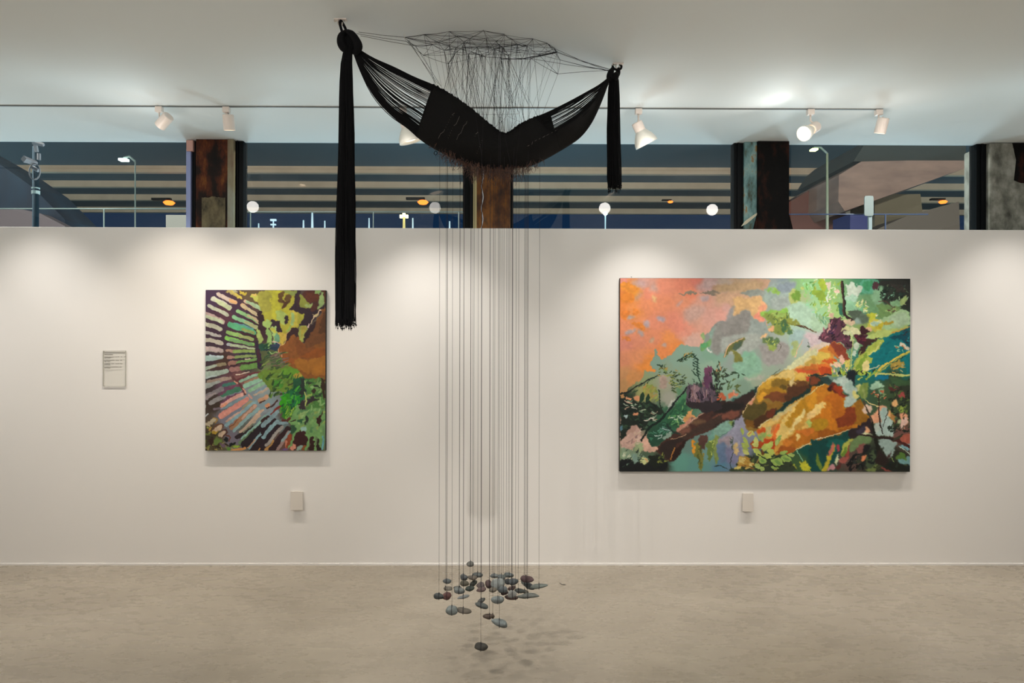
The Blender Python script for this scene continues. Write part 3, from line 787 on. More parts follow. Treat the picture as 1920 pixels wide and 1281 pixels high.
p D 5a3450 1060 20 1150 10 1140 120 1090 220 1060 160
p D 8c7078 900 200 980 190 960 330 910 300
d D 11 10 1.5 95 20 a88888,b89890,886878 880 360 1120 360 1120 170 890 220
p D 2c2428 840 380 1000 400 1180 380 1248 400 1248 480 1060 520 980 480 860 450
p D e0a060 800 560 880 500 910 480 920 560 960 570 880 610 820 640 780 600
p D d09078 720 720 800 640 920 580 860 650 760 740
d D 22 9 3.6 80 40 141c18,28342c,4c5434,1c2420 1170 0 1248 0 1248 400 1160 400 1200 200
# curved fern
s A 1f3c2c 2 2 740 1100 820 1040 900 1010 970 1040 1000 1100 990 1200 1010 1281
d A 30 4.6 2 20 30 30502c,485828,1f3828,687030 740 1090 820 1010 920 990 940 1040 840 1070 760 1120
l A e0a850 820 1040 850 990 1.6 860 1020 880 980 1.8 900 1010 930 980 1.4
l A 1c3c2c 940 1050 1020 1090 2.2 950 1090 1030 1130 2.2 950 1120 1020 1160 2 960 1160 1030 1200 2 970 1200 1040 1240 2 975 1230 1040 1275 2 940 1050 990 1010 2 930 1080 980 1060 2
l A 1c3c2c 930 1100 980 1140 2 920 1130 970 1170 2 960 1180 940 1200 2
s A 22402f 1.6 1.2 920 1200 960 1260 1000 1281
d A 30 5 2.4 -20 50 485c34,88a050,2c4828,b89848,607840 440 1270 500 1180 560 1140 640 1180 740 1200 780 1281
d A 8 4 2 -40 30 305030,203c28 470 1120 560 1140 560 1180 500 1160
p A 6c3c58 1080 1230 1120 1160 1180 1190 1170 1270 1100 1275
d A 12 6 2.6 70 40 203020,304028,c09060 1140 1280 1180 1180 1281 1120 1281 1281
s D 1f4030 1.4 2.6 900 0 960 60 1000 120 1010 200
d D 12 5 1.6 40 60 284c38,1c3828 900 100 1000 130 1010 200 920 180
# dark leaves left of mound
d E 30 9 3.4 70 70 283428,34402c,1c2820,587048 0 0 150 10 160 120 230 200 180 280 60 300 0 300
l E 304830 200 20 300 40 4 300 40 290 100 3 180 60 250 20 3 330 40 380 60 2
l E 5a6838 210 130 260 100 3 240 190 330 180 4 250 220 320 280 4 260 230 300 180 3
o E b0b0a0 370 90 480 80 620 50 600 90 460 110 380 130
p E c86038 70 310 110 290 130 360 90 380
p E d87850 160 290 230 270 310 300 250 320 180 340
p E f0a080 220 240 250 250 260 290 300 300 250 310
p E 386058 200 370 290 330 320 320 260 370
d D 6 5 3 60 40 c85030,e08050 1200 320 1248 300 1248 360 1210 370
# middle lower
p D 6fa090 1060 860 1130 790 1248 690 1248 850 1140 870 1090 900
p E 7fa898 0 740 80 660 170 620 250 630 250 680 200 740 100 800 0 830
s E 5c8478 1.2 1 40 830 130 780 210 730
p E 88a050 170 640 200 620 220 650 180 690
p E 283c24 200 650 250 650 240 700 240 740 210 720
p E 9c9cb0 60 870 140 790 240 690 340 620 360 680 330 780 320 900 380 1040 300 1040 200 1080 60 1000
o E a898a0 60 870 200 790 200 900 80 930
o E 6880a0 20 940 120 900 160 1060 100 1140 40 1100
o E 8080a0 140 960 300 960 300 1100 180 1150
p D d88c20 905 870 940 870 930 940 960 960 940 1030 900 1000
p D e8a030 910 960 950 940 960 1000 920 1020
p D 7c7c34 950 910 1020 870 1020 1020 1050 1100 1020 1230 1000 1220 990 1120 950 1060
d D 20 7 3 -80 30 7c8034,586028,a89038,4c5428 940 900 1080 820 1050 1000 1040 1200 990 1100
p D 5c3c34 980 830 1100 810 1090 900 1050 970 1000 920
p D 6c8440 1090 920 1140 860 1240 840 1190 940 1150 1040 1120 1140 1100 1060
d D 14 6 2 70 30 a8c058,88a048,d0d868 1110 880 1230 850 1180 980 1130 1060
p D 7c9450 1160 1010 1200 980 1220 1130 1190 1140
p E 889850 0 830 60 820 20 930 20 1100 0 1150
s E 28382c 1.4 1.2 230 1010 200 1100 200 1230
s E 28382c 1.6 1.2 0 1180 80 1180 160 1220
d E 10 5 2 90 60 586858,48584c 200 830 240 830 240 1000 200 980
s E 485c50 1.2 1 220 980 220 850
p E e0c080 240 910 280 900 290 1040 240 1030
# succulents at the foot
p E 34402c 380 1040 500 1060 640 1060 760 1040 880 1080 960 1150 960 1240 220 1240 260 1180 380 1160
d E 34 6 4 10 60 2c3420,182014,485830,606c38,a88848 240 1100 600 1080 900 1080 960 1230 240 1230
p E c09840 280 1130 330 1050 420 1070 440 1120 480 1170 400 1190 300 1170
p E f0d870 230 1180 320 1180 300 1220 240 1210
d E 16 7 4 -10 30 d8b860,b88838,8c5828,e0c878 290 1070 470 1100 480 1180 440 1220 300 1190
l E a8b858 330 710 350 800 7 350 820 420 930 7 330 900 430 950 8 330 930 420 990 7 370 1000 430 1030 5
l E c8cc70 340 980 430 1040 7 420 740 500 800 8 420 820 440 740 9 500 810 520 950 9 460 900 530 940 7
l E b8c860 470 960 570 1040 9 500 1010 590 1060 9 580 980 640 900 8 590 1010 700 870 8 660 960 720 880 8
l E b0c058 640 1000 735 980 10 600 1040 700 1080 10 660 1040 740 1010 9 540 1040 600 1080 8 570 1060 670 1080 9
l E 98b858 690 1090 850 1160 17 550 1080 640 1140 14 810 1070 950 1110 13 800 1030 900 1000 8 700 1190 790 1210 8
l E a8c068 500 1150 560 1220 9 560 1200 620 1230 8 900 1030 990 1060 7
l E 78a050 740 1110 830 1170 6 830 1080 930 1110 5 560 1110 620 1130 5
l E 98b860 530 800 600 880 6 590 830 640 760 6 640 800 710 800 5 750 940 800 800 8 780 900 820 790 5
l E b8cc70 750 940 780 850 6
l E d08040 700 780 750 660 6 420 800 450 740 3
p E 6c3c18 570 1000 610 1000 610 1040 575 1035
d E 12 8 3.4 -60 20 98a038,c8c840,586c30 960 1140 1100 1100 1200 1230 980 1235
p E c8c430 1050 1180 1120 1110 1180 1220 1080 1235
s E 88c8a0 2 1.6 1010 1000 1050 1050 1090 1110
s E 14201c 1.6 1.6 540 1040 620 1090 700 1090 780 1060
s E 14201c 2 1.4 700 1140 760 1190 840 1180
d F 30 6 2 60 50 202c20,1a2018,384828 960 380 1240 200 1240 760 1080 780 1000 520
d D 20 6 2 30 50 14201c,304838,88a890 40 1000 300 1040 300 1200 40 1200
'''
def paint_small():
    k = 120 / 961
    cv = Canvas(386, 544, 610, 845, 3.2, dict(a=(380, 540, k), b=(495, 540, k), c=(380, 690, k), d=(495, 690, k), z=(370, 530, 260 / 980)), 11)
    full = (slice(0, cv.H), slice(0, cv.W))
    base = field(cv, 'z', '''90,100,4a3050 150,300,40283c 70,500,402c3c 200,250,5c3040 60,700,3c3030 120,860,403024 250,600,5c3440 300,680,8c5450
200,400,42283c 400,120,6c5838 280,180,482c44 200,560,4c3024 330,200,4a2c44 400,330,401c28 440,560,5c6c38 480,600,788850 560,540,5c6444
200,750,6c4460 380,780,8898a0 300,800,8c98a8 450,750,98a8a8 200,960,808090 300,900,7c8898 420,880,88a0a8 500,900,88a8b0 250,1100,787080
100,1000,584838 90,1100,403820 150,1130,605838 400,1100,50605c 500,1000,708088 600,1000,688080 560,1150,685048 350,1050,60685c 300,480,503848
380,560,3c3038 520,960,8898a0 650,960,5c3028 640,1120,7c4030 700,1150,605040 880,1000,6a9858''', 4.0)
    cv.img[:] = base(cv, full); cv.amp = .12; cv.wk = 1.18
    cv.run(SMALL)
    return cv.down()

SMALL = '''
# slots of the outer ring
s a a8a8b0 5 5 230 90 300 120
s a d8c0b0 6 5.6 240 90 340 150 440 200 500 225
s a e8b070 4 5 420 190 500 225
s a d0d0b8 8 8 165 165 280 220 410 295
s a c8d4a0 6 7 220 200 400 300
s a c8ccb0 5 6.4 100 265 240 340 370 405
s a c8a8a0 7 7.6 20 370 160 440 300 505
s a c4d0a8 5 6 60 420 290 510
s a c4c4a8 6 7 20 530 150 570 270 620
s a bcb8b0 4.6 5 20 650 140 690 260 720
s a b09c98 2.4 2.4 250 712 260 714
s a c0b8a4 7 7 20 775 160 795 285 830
s a b0a498 9 7 20 920 150 920 290 945
s a c8b0ac 6 6 40 900 280 940
s a a8c8c0 11 5 20 1060 160 1050 300 1040
s a c0d4d8 3 3 120 1015 300 1035
s a a0906c 5 5 100 1200 220 1160 340 1140
s a a8b8a4 6 4 40 1220 100 1190 200 1170
p a e0c848 360 50 430 45 520 90 600 120 600 180 560 180 470 110 400 80
p a c8b460 360 50 420 60 520 120 500 130 400 90
p a d8c038 550 50 640 50 680 80 650 100 600 85
p a b8b488 400 40 520 42 500 70
# middle ring
p a c8cc50 720 110 800 80 880 150 961 240 961 300 860 240 740 160
p a e8c060 720 110 790 85 830 120 760 130
p a d8c840 850 40 920 60 930 130 880 110
s a e0b898 5 4 640 200 720 240 830 300 950 370
s a a8c898 4 7 670 210 760 250 860 310 950 350
s a e8b880 7 7 600 260 650 300
s a d0bc90 5 5.6 600 270 740 350 860 420 910 450
s a 90c880 6 6.6 530 350 640 400 760 460 850 520
s a c8b488 3 6 680 420 780 460 850 520
s a 88c890 5.6 7 470 440 600 490 720 550 800 590
s a b0b078 3 6 640 510 800 590
s a 5c98a0 3 2 480 530 640 570 760 620
s a 58b880 10 7 420 550 500 580 640 620 770 670
s a 98a858 4 5 600 620 760 670
s a 98c868 5.6 5.6 380 660 500 700 640 740 750 770
s a a8a868 3 4 560 720 740 770
s a 88d058 7 4.6 365 750 480 780 620 820 760 850
s a 78a868 4 4 420 770 740 850
s a a8acb0 5 3 380 840 500 860 600 880
s a b8c8a0 5 2.4 430 850 600 880 780 910
s a b0846c 4 6 370 935 470 950
s a 98b858 5 5 480 955 600 945 770 945
s a b08070 6 3 400 1040 490 1040
s a 88a058 6 5 510 1040 650 1030 790 1015
s a a07060 10 5 430 1130 520 1120
s a 70a050 6 7 530 1130 640 1110 790 1080
s a a8746c 9 6 450 1220 580 1210
s a 6ca048 8 9 600 1200 720 1180 840 1150
s a 283040 2 2 560 990 790 985
s a 302038 2.4 1.6 400 1080 600 1060 760 1040
s a 401c28 3 3 430 1170 600 1130 880 1100
s a e0c8b0 1.4 1.4 640 1070 720 1055
# dark inner rib
s a 341820 12 7 880 400 900 520 880 620
s a 3c2028 5 6 860 520 900 600
s a 34203c 5 9 815 830 840 1000 870 1180
s a 4c2434 4 4 830 940 850 1100
# left ring below
s c a8bcac 11 7 30 110 200 80 370 45
s c b8ccc8 3 3 60 150 200 110
s c a89080 8 5 100 215 260 180 420 150
s c a8b0a8 9 4 30 280 120 250 250 200
s c 8c8488 8 7 60 440 160 380 290 310
s c a89898 4 3 60 450 200 370
s c 9c9898 6.6 6 125 530 250 460 340 420
s c 7c6c78 4 4 180 620 260 600
s c 3c7c6c 5 6 320 270 400 240 480 225
s c 3f8060 7 8 310 400 440 350 560 305
p c 7c3c5c 300 360 500 260 560 260 400 330 300 390
p c 703858 290 480 400 430 560 350 600 360 440 460 290 540
s c e8a898 6 6 290 560 440 470 590 390
s c f09c78 4 4 290 575 360 530
s c 9898c0 3 3 290 610 420 550 500 520
s c 80a0a8 4 3 320 600 480 520 640 430
s c e89080 9 8 290 720 440 620 560 540 670 470
s c f09c88 5 5 280 725 420 640
s c a89c78 3 5 600 600 680 540 740 510
s c d0a490 4 4 370 800 500 710 640 620
s c b48058 8 7 440 890 560 780 680 690 790 570
s c d8a890 3 5 600 760 700 660 800 565
s c 8c4c30 1.4 1.4 410 890 540 770
s c 88b0b8 5 4 360 860 560 700 720 560 800 510
s c 90b8b8 5 5 480 940 620 800 840 610
s c f0a070 7 6 870 660 910 645
s c d8b498 4 9 570 965 700 850 800 740 900 660
s c c4a890 3 6 570 965 700 860 780 800
s c 2c1c24 6 6 510 1040 620 990 740 880
s c 7c8068 2.4 2.4 620 960 760 840
s c 90c0b0 6 5 600 1060 760 920 960 720
s c 68885c 4 4 560 1120 700 1000 780 920
s c 281c24 13 8 640 1150 760 1010 960 800
s c 88b0b8 6 6 720 1190 860 1020 961 930
s c c89870 2 2 680 1190 800 1070
s c 2c1c20 11 10 760 1240 880 1080 961 980
s c d89048 3 3 850 1230 961 1080
s c 1c1820 8 8 900 1240 961 1160
# ribs joints, highlights
s c 6c3c3c 4 4 450 140 540 220 600 300 640 380
s c e09878 2 2.4 480 190 530 230
s c e0a088 2.4 2.4 610 310 650 370
s c e0a898 4 3 700 410 740 450
p c d8e8e0 30 560 45 600 30 650
s c d0dce0 2 2 40 730 90 690
# right slots at the middle
s c 98c8a8 5 5 580 190 700 140 850 80
s c 98d0b0 7 7 640 270 760 210 900 150
s c 98d0a0 6 6 710 340 830 270 960 200
s c b08868 3 3 640 220 850 130
s c d0b8a0 3 5 780 410 880 350 961 300
s c 88a8b8 3 3 800 370 961 270
s c d8a078 8 7 870 490 961 430
s c 502820 2 2 860 520 940 480
s c 78343c 4 3 540 170 700 100 860 60
s c f0d8c0 1.4 1.4 500 100 700 60
# lower left loops
p c c0b090 60 850 120 780 200 750 220 790 170 840 90 870
s c b08838 1.6 1.6 170 750 230 770 200 830
p c d8b898 150 940 220 890 290 860 300 900 230 960 170 980
s c 6c4028 2 2 140 940 230 860 310 850 310 900
p c d8b898 240 1020 290 960 340 930 360 970 300 1040
s c 5c3028 2 2 300 940 360 930 370 980 310 1040
p c 101418 330 1060 380 1040 390 1100 350 1090
s c 6c3c30 2.4 2 370 1010 420 1040 400 1100
p c 101418 400 1130 450 1105 500 1110 480 1150 410 1160
d c 50 5 4 20 70 6c7830,403018,88943c,302010,a89850,504020 30 960 150 960 220 1060 380 1130 560 1150 560 1240 30 1240
p c c8a028 150 950 240 960 200 1000 150 1000
d c 12 4 4 0 50 a8b048,c89840,584828 40 860 140 860 130 930 40 900
p c 3c2014 90 1080 180 1060 180 1120 140 1150 100 1130
p c 6c8838 190 1080 260 1070 300 1100 240 1160 190 1140
p c 705868 280 1140 320 1120 360 1150 340 1200 300 1190
p c 98c030 480 1160 520 1140 560 1160 550 1190 490 1190
p c 5c9030 370 1190 420 1170 440 1220 380 1230
s c e09850 4 4 450 1230 600 1220 640 1200
# yellow canopy
p b b8b430 -10 30 500 40 480 120 440 260 400 330 500 340 600 380 590 450 520 580 500 610 430 610 400 620 340 680 320 800 260 860 230 780 200 660 100 600 100 500 60 480 0 520 -20 300
p b a8a438 -80 60 60 40 120 200 100 330 -60 330
p b c8c42c 110 60 240 40 240 240 270 300 380 300 400 340 280 420 140 460 120 300
p b 90a048 240 40 500 40 460 90 360 90
p b 6c4c20 210 100 290 60 270 130 290 190 330 190 300 120 400 90 420 130 390 200 350 230 330 290 270 290 270 240 235 220
p b 583418 290 210 380 170 350 240 330 290 280 280
p b b0c860 190 350 280 330 330 400 320 540 260 520 200 440
p b d8c840 390 330 470 330 520 380 510 560 480 600 440 590 380 500
p b a8cc78 390 400 460 400 440 560 400 520
p b c0bc38 520 390 600 380 590 440 540 520
p b 34202c 310 420 335 400 350 450 345 510 320 520
p b 34202c 100 500 240 480 240 540 280 660 220 660 150 590 100 620
p b 98b850 340 620 400 540 410 600 340 680
p b d8b840 210 680 330 680 310 800 260 850
# dark shapes to the upper right
p b 34202c 470 110 510 30 550 60 530 270 600 310 700 300 740 200 780 220 790 320 860 300 921 240 921 340 860 350 780 430 720 520 660 640 620 780 580 770 600 640 640 580 530 570 600 450 600 380 520 370 390 320 440 270
p b 44242c 500 100 540 60 530 260 480 280
p b 5c2c20 560 90 640 50 740 40 780 80 830 100 830 160 790 230 790 320 740 340 700 320 710 220 660 210 610 160
p b 6a3018 620 110 700 60 820 110 800 180 720 190 640 180
p b 98a038 545 90 600 130 620 180 690 220 710 260 700 300 600 300 540 290 530 200
p b a8c068 610 240 700 220 700 290 620 290
p b 602c1c 850 40 925 40 925 220 890 240 890 140
p b 98c068 740 40 850 40 830 80 770 80
p b a0c070 850 80 880 110 900 200 880 270 800 330 790 310 810 200
s b e8c8a0 1.6 1.6 870 335 830 335 800 380 740 430 700 530
p b d8c080 740 400 790 380 800 400 760 440
s b e0c0b0 2.4 2.4 670 545 655 585
# big brown leaf
p b 98581c 925 340 925 1440 700 1400 560 1320 480 1250 340 1210 330 1130 270 1040 190 980 230 880 320 820 330 700 400 620 520 620 530 740 570 810 640 760 700 620 800 450 860 370
p b 7c4820 925 340 925 760 800 850 640 900 600 800 700 640 820 440
p b 603818 880 400 925 360 925 640 820 660 860 500
p b 8c4c1c 460 720 560 780 640 880 760 900 740 1020 560 1060 480 900
p b 9c5820 240 880 340 820 440 760 480 900 420 1060 300 1040
p b a8581c 200 960 300 980 420 1060 560 1020 460 1140 360 1180
p b b06c1c 480 1060 720 1080 925 960 925 1280 640 1280 480 1200
p b 9c5014 560 1020 800 900 925 900 925 1020 760 1060
o b b8701c 700 1180 925 1160 925 1281 760 1281
p b 3c2024 340 690 400 620 520 620 520 730 440 710 380 760 330 830
p b 341c20 600 700 660 600 780 500 740 600 620 780 580 780
p b a8b450 530 590 630 580 600 740 570 810 520 740
p b b8a838 560 600 620 590 590 720 560 760
s b e8c070 1.2 1 235 880 260 860 320 820 335 700 400 620
s b e8a878 1.2 1.2 230 880 210 960 260 980 270 1040
# hanging pale leaves
p b a8cc68 0 500 90 480 100 600 60 640 40 600 0 560
p b 98c868 30 660 80 620 110 740 100 860 60 930 30 830
p b a8cc70 110 600 160 580 200 660 200 780 150 800 120 720
p b c8c840 110 620 160 600 180 660 140 680
p b 6ca880 150 720 210 690 240 800 170 830
p b 203c54 110 850 220 830 240 880 180 940 80 920
s b e0b8a8 1.6 1.6 120 800 190 810 240 850
s b 304060 4 4 100 860 220 860
p a a8c060 810 640 870 640 890 740 890 830 850 830 820 740
p a 205840 850 860 961 850 961 930 880 930
d b 20 9 3 20 20 2c5c38,1c4830,4c7c38,1c3844 0 820 120 940 160 980 180 1060 0 1060
s b a8d078 1.4 1.4 80 960 120 990 160 960 200 970
d b 46 12 3 22 14 5c7c38,7c5c50,709840,40582c,88a048,8c7068,386830 -100 1040 260 980 320 1130 330 1220 100 1270 -100 1270
# green bush
p d 70942c -80 60 240 0 400 -20 560 100 560 200 400 340 120 340 0 200 -60 160
p d 6cac28 260 40 330 10 450 20 540 100 420 150 320 160
p d c8a430 420 140 520 70 560 120 480 140
p d 48982c 140 200 240 160 300 240 240 310 150 300
d d 50 9 4 40 40 58782c,3c7028,6c9c38,2c5020,7ca848,404828 -60 130 200 60 500 140 560 240 300 380 100 480 60 420 120 300
p d 309818 240 470 360 360 440 380 440 640 380 700 300 740 280 620 210 580
p d 38b810 240 480 330 440 340 600 300 640 220 570
p d 187840 400 330 560 200 620 380 600 500 500 560 460 640 420 560
p d 1c5c38 440 170 600 140 640 300 560 460 500 380 460 300
p d 28342c 540 160 640 180 620 300 560 460 540 330
d d 40 9 4 50 50 189028,28a81c,107038,48b830,0c5030,185838 240 360 520 300 560 540 420 700 260 720
p d 508c3c 620 180 900 180 900 600 760 640 620 600 640 400
d d 60 9 4.6 40 60 5c9848,3c7838,7cac58,304c30,88b868,2c3828,6c8c3c 600 160 910 180 910 620 640 620
p d 382c34 630 480 740 420 750 460 680 540 640 560
p d 382c30 530 540 610 500 600 620 560 620 530 600
p d 3c2c20 700 340 770 310 770 370 730 380
p d 3c2818 860 160 915 200 915 460 890 480 870 300
p d a8c458 630 400 700 380 720 400 650 420
s d c0d068 2 2 600 360 630 440 620 560
# dripping pale green
p d 78b060 340 720 440 620 520 560 560 620 700 620 760 600 900 640 910 920 860 1230 840 1100 820 1040 780 1040 800 1230 760 1230 760 1060 700 1030 690 1060 660 1240 620 1240 640 1080 600 960 520 950 460 1060 400 1200 370 1230 380 1150 440 980 400 860
p d 98c070 540 640 700 620 740 700 600 720 540 760 520 700
d d 50 9 5 60 50 88bc68,6ca858,a0c878,5c9858,78a868,98b858 480 640 900 640 900 1000 640 940 500 900
p d 2c6840 500 780 570 760 570 820 520 830
p d 28382c 610 750 650 740 650 800 610 840
p d 3c1c14 800 760 850 700 890 630 890 660 850 740 860 800 830 870 810 830
p d 98c8b8 560 900 640 880 640 950 600 950
s d 3c2c24 2 2 400 800 470 780
p d 305c3c 380 870 460 860 470 950 400 1000 380 960
d d 20 9 3.4 60 20 88c030,58a028,a8d040,308020 200 760 260 600 400 600 480 640 400 740 300 740
p d 401818 480 1000 540 940 620 960 640 1100 600 1160 520 1160 460 1230 440 1150
p d 381814 700 1040 760 1030 750 1230 690 1230
p d 2c1814 820 1060 840 1100 850 1230 800 1230
p d 98b8a8 500 1180 580 1150 560 1230 490 1230
p d f09878 410 1160 460 1140 460 1210 430 1235 410 1220
p d f0906c 310 1130 350 1080 350 1150 320 1210
p d a84820 380 1000 420 990 360 1180 320 1210
p d a85820 590 1170 630 1150 610 1230 570 1230
p d 705088 270 1200 330 1200 380 1235 270 1240
s d 68b8c0 2.4 2.4 880 1020 890 1120 870 1220
# dark slots bottom right
s d 8c2c20 4 4 120 690 180 620 230 580
s d 8c98a0 6 6 -20 700 80 600 200 500
s d 402020 6 6 -10 800 40 760 70 735
s d 88a8b0 7 7 -10 860 80 780 200 660
s d 2c1820 8 6 -10 960 80 870 170 780
s d 88b0b8 6 6 -10 1040 100 900 210 800
s d 2c1c24 10 9 -10 1180 100 1020 240 850
s d a8a098 5 5 40 1160 180 980 280 880
s d c89048 5 3 30 1230 90 1180 140 1080
s d 341c20 10 8 120 1230 240 1060 360 910
s d a88880 5 5 200 1230 300 1080 370 960
s d 90a8a8 4 4 280 1090 340 1020 380 960
s d 6c3024 4 4 280 780 340 790 380 750
s d 88a8b0 4 5 180 810 260 820 340 820
s d f0a070 5 5 30 570 70 550
s d 4c2c24 2.4 2.4 40 600 130 560 200 480
'''
PK = 0.82
# ---------------------------------------------------------------- the room
def struct(name, mb, m, **k):
    o = mb.build(name, m, **k); o['kind'] = 'structure'; return o
def sbox(name, a, b, m, **k):
    q = MB(); q.box(a, b); return struct(name, q, m, **k)
XL, XR, YB = -5.6, 5.6, -4.0
TOP = P(960, 428.3, WALL).z
sbox('floor', (XL, YB, -.1), (XR, 5.4, 0), M['floor'])
sbox('ceiling', (XL, YB, CEIL), (XR, GLASS + .014, CEIL + .15), M['ceil'])
sbox('wall_back', (XL, WALL, 0), (XR, WALL + .09, TOP), M['wall'], bevel=.004)
sbox('wall_left', (XL - .1, YB, 0), (XL, 5.4, CEIL), M['room'])
sbox('wall_right', (XR, YB, 0), (XR + .1, 5.4, CEIL), M['room'])
sbox('wall_front', (XL, YB - .1, 0), (XR, YB, CEIL), M['room'])
sbox('wall_outer', (XL, GLASS - .03, 0), (XR, GLASS + .1, TOP - .25), M['room'])
sbox('baseboard_back', (XL, WALL - .006, 0), (XR, WALL, .014), M['wall'])

def X(px, y): return P(px, 350, y).x
ZB = TOP - .25
def window(name, p0, p1, left, right):
    """pane between two image columns on the glass plane, with its two jambs as frame"""
    root = bpy.data.objects.new(name, None); C.objects.link(root); root['kind'] = 'structure'
    root.location = ((X(p0, GLASS) + X(p1, GLASS)) / 2, GLASS, ZB)
    q = MB(); x0, x1 = X(p0, GLASS), X(p1, GLASS)
    q.box((x0, GLASS, ZB + .04), (x1, GLASS + .006, CEIL)); q.build('glass_pane', M['glass'], root)
    q = MB()
    for a, b in (left, right):
        if b is not None:
            a, b = X(a, GLASS - .03), X(b, GLASS - .03)
            w = b - a
            q.box((a, GLASS - .03, ZB), (b, GLASS + .05, CEIL))
            q.box((a + w * .3, GLASS - .04, ZB), (a + w * .45, GLASS - .03, CEIL))
    q.box((x0, GLASS - .02, ZB), (x1, GLASS + .05, ZB + .04))
    q.build('window_frame', M['mullion'], root)
    return root
window('window_1', -170, 349, (0, None), (349, 366))
window('window_2', 456, 868, (440, 456), (868, 889))
window('window_3', 962, 1376, (956, 962), (1376, 1396))
window('window_4', 1483, 1831, (0, None), (1831, 1856))
q = MB(); q.box((X(349.5, GLASS - .05), GLASS - .055, ZB), (X(358, GLASS - .05), GLASS - .031, CEIL - .07))
struct('trim_1', q, mat('blue white window bead', '8c98c4', .3))
q = MB(); q.box((X(350, GLASS - .06), GLASS - .066, CEIL - .085), (X(362, GLASS - .06), GLASS - .04, CEIL - .006))
q.build('wall_sticker', mat('pink notice paper', 'c89c90', .7), label=None)
tag(bpy.data.objects['wall_sticker'], 'small faded pink notice at the top of the blue white window bead', 'notice')

# steel and concrete columns standing behind the wall
def column(name, p0, p1, y0, m, label, flare=0, extra=None):
    x0, x1 = X(p0, y0), X(p1, y0); t = .022; D = .26; xm = (x0 + x1) / 2
    root = thing(name, (xm, y0 + D / 2, 0), label, 'column')
    q = MB()
    q.box((x0, y0, 0), (x1, y0 + t, CEIL - .001)); q.box((x0, y0 + D - t, 0), (x1, y0 + D, CEIL - .001)); q.box((xm - .008, y0 + t, 0), (xm + .008, y0 + D - t, CEIL - .001))
    if flare:
        za, zb = TOP + .02, TOP + .13
        for sx, xe in ((-1, x0), (1, x1)):
            q.prism([(xe, y0, 0), (xe + sx * flare, y0, 0), (xe + sx * flare, y0, za), (xe, y0, zb)], (0, t, 0))
    q.build('flanged_post', m, root, bevel=.003)
    if extra: extra(root, x0, x1, y0)
    return root
def col1(root, x0, x1, y0):
    q = MB(); a, b = X(378, y0 - .01), X(422, y0 - .01); zt = P(400, 370, y0).z
    n = 14; top = [(a + (b - a) * i / n, y0 - .008, zt + R.uniform(-.006, .006)) for i in range(n + 1)]
    q.prism([(a, y0 - .008, 1.9), (b, y0 - .008, 1.9)] + top[::-1], (0, .012, 0)); q.build('plaster_patch', M['patch'], root)
    q = MB(); q.box((X(427, y0), y0 - .004, 0), (X(438, y0), y0 + .03, CEIL - .002)); q.build('edge_strip', mat('weathered edge strip', '6c6048', .5, noise=(6, 6, (1, 1, .3)), stops=[(.3, '5c3420'), (.5, '7c7458'), (.7, '8c9488')]), root)
def col2(root, x0, x1, y0):
    q = MB(); q.box((X(887, y0), y0 - .006, 0), (X(894, y0), y0 + .03, CEIL - .002)); q.build('edge_strip', mat('pale edge strip', 'a89c70', .4), root)
    q = MB(); pts = [P(905 + 1.5 * math.sin(i * .7) - i * .05, 318 + i * 4.6, y0 - .003) for i in range(25)]
    q.tube(pts, .0035, 5); q.build('hanging_wire', mat('bright bare wire', 'c8ccd4', .3), root)
def col3(root, x0, x1, y0):
    pass
column('steel_column', 367, 428, 4.985, M['rust'], 'rusty brown steel column with a pale peeled patch at its foot', extra=col1)
column('steel_column', 892, 957, 4.985, M['rustc'], 'varnished brown steel column behind the middle of the hammock', extra=col2)
column('steel_column', 1421, 1480, 4.975, M['rustb'], 'near black steel column with a flared foot, right of the hammock', flare=.028)
root = thing('concrete_column', (X(1405, 5.0), 5.1, 0), 'narrow blue green worn column stub left of the near black column', 'column')
q = MB(); q.box((X(1396, 5.0), 5.0, 0), (X(1422, 5.0), 5.25, CEIL - .001)); q.build('worn_shaft', M['verd'], root)
q = MB(); a = P(1391, 424, 4.99); b = P(1421, 398, 4.99); c = P(1421, 424, 4.99)
q.prism([a, P(1398, 414, 4.99), P(1412, 404, 4.99), b, P(1421, 402, 4.99), P(1400, 420, 4.99)], (0, .012, 0)); q.build('chipped_edge', mat('pale chipped plaster', 'c8c0a8', .8), root)
root = thing('concrete_column', (X(1890, 5.0), 5.1, 0), 'raw grey concrete column at the right end of the windows', 'column')
q = MB(); q.box((X(1856, 4.99), 4.99, 0), (X(1990, 4.99), 5.28, CEIL - .001)); q.build('column_shaft', M['conc'], root, bevel=.012)
q = MB(); q.prism([P(1899, 268, 4.985), P(1990, 268, 4.985), P(1990, 345, 4.985), P(1915, 343, 4.985), P(1902, 338, 4.985), P(1906, 300, 4.985)], (0, .012, 0)); q.build('rust_stain_plate', M['rustb'], root)

